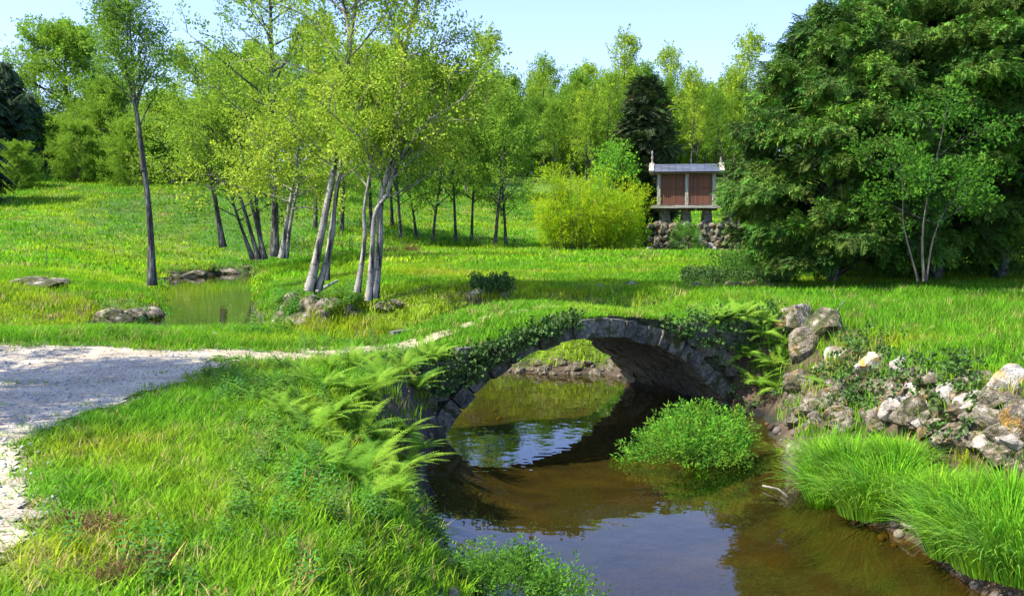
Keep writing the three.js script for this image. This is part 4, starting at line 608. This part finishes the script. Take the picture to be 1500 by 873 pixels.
function scatterGrass(name, label, geos, z0, z1, sp, sMin, sMax, seed, opt = {}) {
  const r = rngOf(seed), lists = geos.map(() => []);
  for (let z = z0; z < z1; z += sp) { const half = Math.max(1.5, 0.62 * -z + 1.2); for (let x = -half; x < half; x += sp) {
    const gx = x + (r() - 0.5) * sp * 1.5, gz = z + (r() - 0.5) * sp * 1.5, rr = r(); if (opt.xmax !== undefined && gx > opt.xmax) continue;
    const near = gz > -24 && Math.abs(gx) < 12; const [t, w] = toBridge(gx, gz), deck = inDeck(t, w);
    let h = 1;
    if (near && !deck) { const d = sdf(STREAM, gx, gz); if (d < 0.12 || (d < 0.5 && rr > (d - 0.1) * 2)) continue; if (gx > 2 && gz < -7 && gz > -16.5 && d < 1.45 && rr > 0.42) continue; if (gx < -0.5 && gz < -10.2 && gz > -13.4 && d < 1.1 && rr > 0.3) continue; }
    if (deck && (w < 0.16 || w > BW - 0.16) && rr > 0.5) continue; if (deck && w < 0.10) continue;
    if (gx < -2 && gz < -12 && gz > -60 && sdf(POND, gx, gz) < 0.12) continue;
    if (gx < -1.2 && gz > -14.5) { const rd = roadD(gx, gz); if (rd < 0.02 && rr > 0.22 * smooth(-0.7, 0.05, rd) + (fbm(gx * 1.5, gz * 1.5, 88) > 0.62 ? 0.12 : 0)) continue; if (rd < 0.3) h *= rd < 0 ? 0.4 : 0.65; }
    if (gz < -11 && gz > -18 && gx < 4) { const pd = pathD(gx, gz); if (pd < 0) { if (rr > 0.16) continue; h *= 0.5; } else if (pd < 0.25) h *= 0.6; }
    if (deck) h *= 0.75;
    if (gx > 3.6 && gz > -19 && gz < -8) h *= 1.35;
    const lush = 0.65 + 0.75 * fbm(gx * 0.8, gz * 0.8, 51, 3) + (opt.lush ?? 0); const s = lerp(sMin, sMax, r()) * lush * h; const m = new THREE.Matrix4().compose(V(gx, groundY(gx, gz) - 0.015, gz), new THREE.Quaternion().setFromEuler(new THREE.Euler((r() - 0.5) * 0.3, r() * 6.28, (r() - 0.5) * 0.3)), V(lerp(sMin, sMax, r()), s, lerp(sMin, sMax, r())));
    lists[Math.floor(r() * geos.length)].push({ m, c: sward(gx, gz, r) });
  } }
  lists.forEach((l, i) => l.length && tag(top(instanced(name, geos[i], M.blade, l), name), label, 'grass', name.replaceAll('_', ' '), 'stuff'));
}
scatterGrass('foreground_grass', 'lush short green grass of the left bank and foreground', G.near, -9.5, -2.2, 0.066, 0.8, 1.25, 901);
scatterGrass('bank_grass', 'green grass of the banks and over the bridge', G.mid, -18.5, -9.5, 0.105, 0.75, 1.2, 902);
{ const r = rngOf(912), l = []; for (let t = -1.1; t < 5.7; t += 0.075) for (let w = 0.05; w < BW - 0.05; w += 0.085) { if (r() < 0.35) continue; { const q = bp(t, w); if (pathD(q.x, q.z) < 0 && r() > 0.25) continue; } const tt = t + (r() - 0.5) * 0.08, ww = Math.max(0.03, w + (r() - 0.5) * 0.08), p = bp(tt, ww, deckY(tt) - 0.005), s = 0.65 + 0.5 * r(); l.push({ m: new THREE.Matrix4().compose(p, new THREE.Quaternion().setFromEuler(new THREE.Euler((r() - 0.5) * 0.4, r() * 6.28, (r() - 0.5) * 0.4)), V(s * 1.2, s * (ww < 0.2 ? 0.7 : 0.95), s * 1.2)), c: sward(p.x, p.z, r) }); } tag(top(instanced('deck_grass', G.near[1], M.blade, l), 'deck_grass'), 'short grass growing on the deck of the stone bridge', 'grass', null, 'stuff'); }
scatterGrass('meadow_grass', 'bright green grass of the meadow behind the bridge', G.wide, -33, -18.5, 0.165, 0.7, 1.15, 903);
scatterGrass('far_meadow_grass', 'short bright grass of the far meadow and hillside', G.far, -88, -33, 0.40, 0.7, 1.1, 904, { lush: -0.1 });

{ const r = rngOf(931), l = []; for (const o of scene.children) { if (o.userData.category !== 'tree' || o.position.z < -62 || Math.abs(o.position.x) > -o.position.z * 0.62) continue; const big = o.position.z < -30 ? 1.5 : 1; for (const c of o.children) { if (c.name !== 'trunk') continue; const pa = c.geometry.attributes.position; const bx = o.position.x + pa.getX(0) * o.scale.x, bz = o.position.z + pa.getZ(0) * o.scale.z; for (let k = 0; k < 26; k++) { const a = r() * 6.28, d = 0.08 + 0.42 * r(), x = bx + Math.cos(a) * d * big, z = bz + Math.sin(a) * d * big, s = (0.8 + 0.7 * r()) * big; if (sdf(STREAM, x, z) < 0.1) continue; l.push({ m: new THREE.Matrix4().compose(V(x, groundY(x, z) - 0.03, z), new THREE.Quaternion().setFromEuler(new THREE.Euler((r() - 0.5) * 0.4, r() * 6.28, (r() - 0.5) * 0.4)), V(s, s * 1.5, s)), c: sward(x, z, r) }); } } }
  tag(top(instanced('tree_foot_grass', G.mid[0], M.blade, l), 'tree_foot_grass'), 'taller grass growing around the feet of the trees', 'grass', null, 'stuff'); }

/* ---------------- ferns, sedge, ivy, weeds ---------------- */
function frondGeo(seed, len, wid, arch) { // an arching frond along +z with toothed pinnae
  const g = new GB(), r = rngOf(seed), n = 22, pts = []; const P = (f) => V(0, len * (0.95 * f - arch * f * f), len * (0.28 * f + 0.72 * f * f * (0.5 + arch)));
  for (let k = 0; k <= 8; k++) pts.push(P(k / 8)); { const b = new GB(); b.tube(pts, taper(9, 0.004, 0.0012), 3); const o = g.p.length / 3; for (let i = 0; i < b.p.length / 3; i++) g.v(b.p[i * 3], b.p[i * 3 + 1], b.p[i * 3 + 2], 0, 0, [0.9, 0.8, 0.7]); b.i.forEach((i) => g.i.push(i + o)); }
  for (let k = 0; k < n; k++) { const f = lerp(0.2, 0.985, k / (n - 1)), p = P(f), t = P(Math.min(1, f + 0.02)).sub(P(f - 0.02)).normalize(), nm = V(0, -t.z, t.y).negate().normalize(); const L = wid * Math.pow(Math.sin(Math.PI * clamp(0.16 + 0.83 * f)), 0.75) * (0.9 + 0.2 * r());
    for (const s of [-1, 1]) { const d = V(s, -0.10 - 0.15 * r(), 0).addScaledVector(t, 0.42).normalize(), tone = 0.8 + 0.4 * r(), c = [tone, tone, tone]; const m = 5; for (let q = 0; q < m; q++) { const e = p.clone().addScaledVector(d, L * (q / m)); const pl = L * 0.30 * (1 - 0.75 * q / m); for (const z of [-1, 1]) leafInto(g, e, d.clone().multiplyScalar(0.75).addScaledVector(t, z * 0.75).normalize(), nm, pl * 1.15, pl * 0.62, c); } leafInto(g, p.clone().addScaledVector(d, L * 0.75), d, nm, L * 0.28, 0.012, c); } }
  return flat(g.geo());
}
const fronds = [frondGeo(1, 0.62, 0.088, 0.34), frondGeo(2, 0.58, 0.08, 0.42), frondGeo(3, 0.66, 0.09, 0.28), frondGeo(4, 0.5, 0.08, 0.5)];
const fernMat = [[0.17, 0.33, 0.02], [0.24, 0.40, 0.03], [0.12, 0.27, 0.018]].map((c) => new THREE.MeshPhysicalMaterial({ color: lin(...c), roughness: 1, specularIntensity: 0.15, transmission: 0.4, thickness: 0, side: THREE.DoubleSide, vertexColors: true }));
let fernN = 0;
function fern(px, py, s, n, tint, label, group, lean = [0, 0], lift = 0) {
  const root = new THREE.Group(), r = rngOf(1200 + fernN++); const p = hit(px, py); p.y += lift; root.position.copy(p);
  n = Math.round(n * 1.35); for (let k = 0; k < n; k++) { const m = mesh('frond', fronds[Math.floor(r() * 4)], fernMat[r() < 0.25 ? (tint + 1) % 3 : tint], root); const a = k / n * 6.28 + (r() - 0.5) * 0.7; m.rotation.set(0, a, 0); m.rotateX(-0.1 + 0.45 * r()); const q = new THREE.Quaternion().setFromEuler(new THREE.Euler(lean[1], 0, -lean[0])); m.quaternion.premultiply(q); m.scale.setScalar(s * 0.78 * (0.65 + 0.6 * r())); }
  top(root, 'fern'); return tag(root, label, 'fern', group);
}
for (const [group, label, list] of [
  ['ferns over the bank foot', 'light green fern arching from the bank foot over the stream', [[600, 690, 0.95, 13, 1], [575, 712, 0.95, 13, 1], [545, 690, 1.0, 12, 1], [590, 655, 0.95, 12, 1], [560, 660, 1.0, 12, 0], [575, 740, 0.85, 10, 0], [520, 720, 0.9, 10, 2], [610, 665, 0.85, 11, 0], [540, 745, 0.8, 9, 0]]],
  ['ferns beside the bridge haunch', 'feathery fern growing against the left haunch of the bridge', [[610, 575, 1.0, 12, 1], [635, 560, 0.9, 11, 1], [560, 565, 0.95, 11, 0],  [590, 550, 0.9, 11, 0], [620, 535, 0.8, 10, 1]]],
  ['ferns on the upper bank', 'darker fern in the grass between the gravel and the bank edge', [[520, 650, 1.0, 13, 1], [480, 620, 0.95, 11, 0], [455, 650, 0.9, 10, 0], [540, 590, 1.0, 12, 0], [510, 580, 0.95, 11, 0], [470, 575, 0.95, 10, 0], [430, 590, 0.85, 9, 2], [490, 690, 0.85, 9, 2], [445, 560, 0.8, 9, 0], [520, 545, 0.9, 10, 0], [415, 545, 0.75, 8, 2], [385, 600, 0.7, 8, 2], [500, 610, 0.9, 11, 1], [440, 620, 0.8, 9, 0], [350, 590, 0.6, 8, 2], [480, 545, 0.85, 10, 0], [400, 575, 0.7, 9, 0], [330, 602, 0.6, 9, 2], [365, 592, 0.65, 9, 0], [410, 615, 0.7, 9, 0], [350, 562, 0.6, 8, 2], [425, 640, 0.7, 9, 2], [460, 700, 0.7, 9, 0]]]])
  for (const [px, py, s, n, t] of list) fern(px, py, s * 0.9, n, t, label, group, [0.10, 0.05]);
for (const [px, py, s, n, t] of [[1050, 510, 1.0, 12, 0], [1085, 495, 1.0, 12, 1], [1118, 505, 1.05, 12, 1], [1095, 535, 1.05, 12, 0], [1135, 545, 1.0, 12, 0], [1068, 545, 0.95, 11, 1], [1112, 570, 0.9, 11, 1], [1145, 515, 0.9, 10, 0], [1215, 575, 0.65, 8, 0], [1090, 470, 0.8, 9, 0], [1140, 580, 0.85, 10, 0], [1125, 475, 0.8, 9, 1]]) fern(px, py, s, n, t, 'green fern growing between the bridge and the lichened boulders', 'ferns at the right end of the bridge', [-0.15, 0.25]);
for (const [px, py, s] of [[408, 486, 0.75], [430, 482, 0.7]]) fern(px, py, s, 10, 1, 'yellow-green fern at the foot of the birch mound', 'ferns by the birch mound');
fern(405, 385, 1.2, 10, 1, 'yellow-green fern below the tall alder trunk');
{ // sedge tussocks on the right shore
  function sedge(seed, n, len) { const g = new GB(), r = rngOf(seed); for (let k = 0; k < n; k++) { const a = r() * 6.28, q = Math.sqrt(r()), sx0 = Math.cos(a) * q * 0.24, sz0 = Math.sin(a) * q * 0.24, L = len * (0.6 + 0.5 * r()), out = 0.15 + 0.75 * q * (0.5 + 0.6 * r()), da = a + (r() - 0.5) * 0.9, dx = Math.cos(da), dz = Math.sin(da), w = 0.008 + 0.006 * r(), t = 0.5 + 1.0 * r(), c = [t * (0.8 + 0.6 * r()), t, t]; let pl, pr; const S = 5;
      for (let s = 0; s <= S; s++) { const f = s / S, o = out * L * (0.35 * f + 0.65 * f * f), y = L * (f - out * 0.62 * f * f * f) * 0.95, hw = w / 2 * (1 - Math.pow(f, 2.2)); const x = sx0 + dx * o, z = sz0 + dz * o; if (s < S) { const l = g.v(x + dz * hw, y, z - dx * hw, 0, f, c), rr = g.v(x - dz * hw, y, z + dx * hw, 1, f, c); if (s) g.q(pl, pr, rr, l); pl = l; pr = rr; } else { const tp = g.v(x, y, z, 0, 1, c); g.t(pl, pr, tp); } } } return g.geo(); }
  const sg = [sedge(1, 620, 0.68), sedge(2, 620, 0.62)]; const mats = [[0.13, 0.36, 0.012], [0.17, 0.38, 0.014], [0.11, 0.31, 0.01]].map((c) => new THREE.MeshPhysicalMaterial({ color: lin(...c), roughness: 1, specularIntensity: 0.15, transmission: 0.35, thickness: 0, side: THREE.DoubleSide, vertexColors: true }));
  const list = [[1215, 735, 0.95], [1270, 755, 1.05], [1245, 705, 1.0], [1305, 735, 1.0], [1200, 700, 0.8], [1320, 700, 0.9], [1400, 810, 1.0], [1450, 835, 1.05], [1420, 775, 1.0], [1478, 800, 1.0], [1370, 755, 0.85], [1500, 850, 1.0], [1480, 760, 0.9], [1290, 690, 0.8]];
  list.forEach(([px, py, s], k) => { const root = new THREE.Group(); const m = mesh('blade', sg[k % 2], mats[k % 3], root); m.userData.kind = 'stuff'; const p = hit(px, py); p.y -= 0.04; top(root, 'sedge_tussock'); setAt(root, p, k * 1.7, s); const a = k < 6 || k === 13; tag(root, a ? 'green sedge tussock on the shore below the split white boulder' : 'green sedge tussock drooping over the water under the bank wall', 'sedge', a ? 'sedge under the white boulder' : 'sedge under the bank wall'); });
}
const smallSpray = [31, 32, 33].map((k) => sprayGeo(k, 30, 0.046, 0.30, 0.38, 0.16));
{ // leafy mound standing in the stream
  const root = new THREE.Group(), r = rngOf(181), list = []; const p = atY(1022, 668, 0);
  for (let k = 0; k < 620; k++) { const a = r() * 6.28, e = Math.acos(Math.pow(r(), 1.2) * 1.04 - 0.04), d = V(Math.sin(e) * Math.cos(a), Math.cos(e), Math.sin(e) * Math.sin(a)); const q = (0.4 + 0.6 * Math.sqrt(r())) * (0.32 + 1.25 * noise(d.x * 3.0 + 5, d.y * 2.6, d.z * 2.6 + 2)); const x = V(d.x * 0.56 * q, 0.0 + d.y * 0.40 * q, d.z * 0.5 * q), v = 0.7 + 0.6 * r(); list.push(place(x, d.clone().add(V(0, 0.35, 0)).add(rdir(r).multiplyScalar(0.5)).normalize(), 0.65 + 0.5 * r(), r() * 6.28, r, lin(lerp(0.09, 0.17, r()) * v, lerp(0.26, 0.34, r()) * v, 0.02 * v))); }
  const tw = new GB(); for (let k = 0; k < 26; k++) { const a = r() * 6.28, q = r() * 0.3; tw.tube([V(Math.cos(a) * q * 0.5, -0.3, Math.sin(a) * q * 0.5), V(Math.cos(a) * q, 0.1, Math.sin(a) * q), V(Math.cos(a) * q * 1.4, 0.3, Math.sin(a) * q * 1.4)], [0.008, 0.006, 0.003], 4); }
  const stemMat = new THREE.MeshStandardMaterial({ color: lin(0.12, 0.22, 0.03), roughness: 0.7 }); mesh('stem', tw.geo(), stemMat, root).userData.kind = 'stuff'; crownOf(list, smallSpray, M.leaf, root, 'foliage');
  top(root, 'water_plant'); root.position.copy(p); tag(root, 'rounded leafy green plant standing in the stream before the arch', 'plant');
  rock(V(p.x + 0.1, -0.06, p.z), [0.36, 0.12, 0.3], 'low stone awash under the leafy water plant', null, 'stream_stone', mossRocks);
}
for (const [px, py, rad, n, label] of [[752, 872, 0.26, 150, 'leafy plant hanging over the water edge of the near left bank'], [690, 862, 0.22, 110, 'low leafy plant among grass at the near left water edge'], [822, 886, 0.16, 60, 'small leafy sprig reaching out over the near water']]) {
  const root = new THREE.Group(), r = rngOf(px), list = []; const p = atY(px, py, 0.06);
  for (let k = 0; k < n; k++) { const d = rdir(r); d.y = Math.abs(d.y) * 0.8; const q = 0.3 + 0.7 * r(), v = 0.7 + 0.6 * r(); list.push(place(V(d.x * rad * q, d.y * rad * q, d.z * rad * q), d.clone().add(V(0.2, 0.35, 0)).add(rdir(r).multiplyScalar(0.5)).normalize(), 0.5 + 0.4 * r(), r() * 6.28, r, lin(0.11 * v, 0.26 * v, 0.02 * v))); }
  crownOf(list, smallSpray, M.leaf, root, 'foliage'); top(root, 'edge_plant'); root.position.copy(p); tag(root, label, 'plant');
}
{ // ivy over the bridge edge, the abutments and stones
  const r = rngOf(191); const leaf = [41, 42].map((k) => sprayGeo(k, 12, 0.042, 0.14, 0.9, 0.5));
  function ivy(name, label, pts) { const root = new THREE.Group(); const l = pts.map(([p, d]) => { const v = 0.6 + 0.8 * r(); return place(p, d.add(rdir(r).multiplyScalar(0.5)).normalize(), 0.7 + 0.6 * r(), r() * 6.28, r, lin(0.06 * v, 0.13 * v, 0.018 * v)); }); crownOf(l, leaf, M.gloss, root, 'ivy_leaf'); top(root, name); return tag(root, label, 'ivy'); }
  let a = []; for (let k = 0; k < 430; k++) { const t = lerp(-1.2, 2.0, r()), drop = Math.pow(r(), 1.6) * lerp(0.42, 0.05, clamp(t / 2.1)); a.push([bp(t, -0.02 + 0.22 * (r() - 0.75) * 0.3 + (drop < 0.05 ? 0.25 * r() : 0), deckY(t) + 0.03 - drop), BN.clone().add(V(0, 0.1, 0))]); } ivy('bridge_ivy', 'dark ivy hanging over the left haunch of the bridge', a);
  a = []; for (let k = 0; k < 130; k++) { const t = lerp(3.3, 5.9, r()), drop = Math.pow(r(), 1.3) * lerp(0.08, 0.8, smooth(3.3, 5, t)); a.push([bp(t, -0.03 - 0.05 * r(), deckY(t) + 0.03 - drop), BN.clone().add(V(0, 0.1, 0))]); } ivy('bridge_ivy', 'dark ivy hanging over the right haunch of the bridge', a);
  a = []; for (let k = 0; k < 900; k++) { const p = hit(1000 + 160 * r(), 413 + 8 * (r() - 0.3)); p.y += 0.24 * r(); p.z += (r() - 0.5) * 0.4; a.push([p, V(r() - 0.5, 0.7, 0.5)]); } ivy('wall_ivy', 'ivy mantling the low stone wall at the foot of the evergreens', a);
  a = []; for (let k = 0; k < 300; k++) { const p = hit(lerp(1195, 1330, r()), lerp(500, 610, r())); if (noise(p.x * 3, p.z * 3, 77) < 0.48) continue; p.y += 0.16 * r(); a.push([p, V(-0.5, 0.5, 0.6)]); } ivy('bank_ivy', 'dark creeper between the white boulders of the right bank', a);
  a = []; for (let k = 0; k < 240; k++) { const p = hit(lerp(1340, 1500, r()), lerp(545, 670, r())); if (noise(p.x * 3, p.z * 3, 79) < 0.45) continue; p.y += 0.16 * r(); a.push([p, V(-0.5, 0.5, 0.6)]); } ivy('bank_ivy', 'dark creeper over the tumbled bank wall above the sedge', a);
  a = []; for (let k = 0; k < 130; k++) { const p = hit(lerp(1010, 1150, r()), lerp(455, 600, r())); p.y += 0.12 * r(); a.push([p, V(-0.2, 0.5, 0.7)]); } ivy('bank_ivy', 'dark ground ivy around the ferns at the right end of the bridge', a);
  a = []; for (let k = 0; k < 260; k++) { const p = hit(lerp(690, 745, r()), lerp(418, 434, r())); p.y += 0.22 * r(); a.push([p, V(0.3, 0.5, 0.6)]); } ivy('stone_ivy', 'ivy creeping over the hummocky grey boulder', a);
}
{ // broad-leaved weeds in the left bank grass, and plants leaning out at the bottom water edge
  const r = rngOf(201), weed = [51, 52, 53].map((k) => { const g = new GB(), q = rngOf(k); for (let i = 0; i < 26; i++) { const f = i / 26, a = i * 2.4, d = V(Math.cos(a), 0.35 - 0.5 * (1 - f), Math.sin(a)).normalize(); const nm = V(-d.x * d.y, 1 - d.y * d.y, -d.z * d.y).normalize(), t = 0.75 + 0.5 * q(); leafInto(g, V(Math.cos(a) * 0.02, 0.05 + f * 0.28, Math.sin(a) * 0.02), d, nm, lerp(0.12, 0.05, f), lerp(0.055, 0.03, f), [t, t, t]); } return flat(g.geo()); });
  const lists = [[], [], []]; const zones = [[330, 580, 560, 780, 150], [300, 540, 440, 600, 110], [660, 855, 840, 880, 70], [60, 800, 640, 880, 30], [440, 500, 600, 560, 120], [600, 720, 690, 800, 90], [150, 468, 420, 500, 120], [230, 396, 400, 404, 60], [395, 430, 530, 470, 110]];
  for (const [x0, y0, x1, y1, n] of zones) for (let k = 0; k < n; k++) { const p = hit(lerp(x0, x1, r()), lerp(y0, y1, r())); if (sdf(STREAM, p.x, p.z) < 0.05) continue; const s = (0.3 + 0.4 * r()) * (p.z < -15 ? 2 : 1), v = 0.7 + 0.6 * r(); lists[k % 3].push({ m: new THREE.Matrix4().compose(p, new THREE.Quaternion().setFromEuler(new THREE.Euler(0.4 * (r() - 0.5), r() * 6.28, 0.4 * (r() - 0.5))), V(s, s, s)), c: lin(lerp(0.06, 0.12, r()) * v, lerp(0.17, 0.26, r()) * v, 0.022 * v) }); }
  lists.forEach((l, i) => tag(top(instanced('bank_weeds', weed[i], M.leaf, l), 'bank_weeds'), 'broad-leaved green weeds among the grass of the banks', 'weeds', 'bank weeds', 'stuff'));
  // taller scrub at the foot of the evergreens and along the far row of trees
  const l2 = []; const z2 = [[1060, 385, 1500, 415, 420, 0.55], [590, 356, 760, 364, 40, 0.6], [940, 356, 1080, 369, 110, 0.5], [0, 262, 130, 268, 60, 1.0], [395, 360, 520, 372, 50, 0.5]];
  for (const [x0, y0, x1, y1, n, s0] of z2) for (let k = 0; k < n; k++) { const p = hit(lerp(x0, x1, r()), lerp(y0, y1, r())); const v = 0.6 + 0.7 * r(); for (let e = 0; e < 3; e++) l2.push(place(p.clone().add(V((r() - 0.5) * s0, s0 * 0.5 * r(), (r() - 0.5) * s0)), rdir(r).add(V(0, 0.9, 0)).normalize(), s0 * (0.6 + 0.6 * r()), r() * 6, r, lin(0.06 * v, 0.145 * v, 0.016 * v))); }
  tag(top(instanced('undergrowth', sprays.mid[0], M.leaf, l2), 'undergrowth'), 'low leafy undergrowth along the wood edge and under the evergreens', 'undergrowth', null, 'stuff');
  const bush = new THREE.Group(), bl = []; for (let k = 0; k < 160; k++) { const d = rdir(r); d.y = Math.abs(d.y); const v = 0.7 + 0.6 * r(); bl.push(place(V(d.x * 0.38, 0.1 + d.y * 0.75, d.z * 0.36), d, 0.5, r() * 6, r, lin(0.10 * v, 0.24 * v, 0.02 * v))); } crownOf(bl, sprays.mid, M.leaf, bush, 'foliage'); const bp0 = V((1006 - 750) / F * 48.2, 0, -48.2); bp0.y = groundY(bp0.x, bp0.z); top(bush, 'small_bush'); bush.position.copy(bp0); bush.scale.setScalar(1.25); tag(bush, 'small green bush growing against the granary plinth', 'bush');
  const heap = new THREE.Group(), hl = []; for (let k = 0; k < 150; k++) { const v = 0.6 + 0.8 * r(); hl.push(place(V((r() - 0.5) * 1.6, 0.3 * r() * r(), (r() - 0.5) * 0.6), rdir(r).add(V(0, 0.3, 0)).normalize(), 0.45, r() * 6, r, lin(0.15 * v, 0.075 * v, 0.035 * v))); } crownOf(hl, sprays.mid, M.leaf, heap, 'dead_leaf'); for (const [px, py, sc, label] of [[125, 788, 0.28, 'withered brown weed in the grass beside the white gravel'], [205, 850, 0.25, 'withered grey-brown weed in the short near grass']]) { const o = heap.clone(); top(o, 'withered_weed'); o.position.copy(hit(px, py)); o.scale.setScalar(sc); o.rotation.y = px; tag(o, label, 'weed'); }
  const hp0 = hit(588, 372); top(heap, 'bracken_heap'); heap.position.copy(hp0); tag(heap, 'reddish brown heap of dead bracken under the far trees', 'heap');
}
{ // driftwood on the shore, stakes in the field, a log on the birch mound, a reed in the water
  const r = rngOf(211); const stick = (name, pts, r0, label, cat, mat = M.birch) => { const g = new GB(); g.tube(pts, taper(pts.length, r0, r0 * 0.5), 6, 1); const root = top(mesh(name, g.geo(), mat), name); return tag(root, label, cat); };
  const h = (px, py, dy = 0.02) => { const p = hit(px, py); p.y += dy; return p; }; const w = (px, py, y) => atY(px, py, y);
  stick('driftwood', [w(1118, 712, 0.03), w(1140, 716, 0.05), w(1155, 728, 0.05)], 0.012, 'bleached twig lying at the water edge left of the sedge', 'twig');
  stick('driftwood', [w(1322, 768, 0.10), w(1340, 774, 0.12), w(1348, 786, 0.06)], 0.016, 'bleached stick sticking out between the two sedge masses', 'twig');
  stick('fallen_log', [h(462, 440, 0.16), h(478, 432, 0.2), h(494, 424, 0.22)], 0.06, 'pale fallen log lying on the mound between the birch clumps', 'log');
  stick('field_stake', [h(172, 390, -0.1), h(168, 390, 0.5), h(166, 390, 0.95)], 0.018, 'thin leaning stake in the field beside the slender alder', 'stake', M.bark);
  stick('field_stake', [h(68, 392, -0.1), h(68, 392, 0.7)], 0.018, 'short upright stake in the field behind the long flat stone', 'stake', M.bark);
  stick('stone_twig', [h(1205, 492, 0.1), h(1225, 478, 0.2), h(1237, 470, 0.3)], 0.012, 'grey twig leaning against the dark boulder', 'twig');
}

renderer.render(scene, camera);
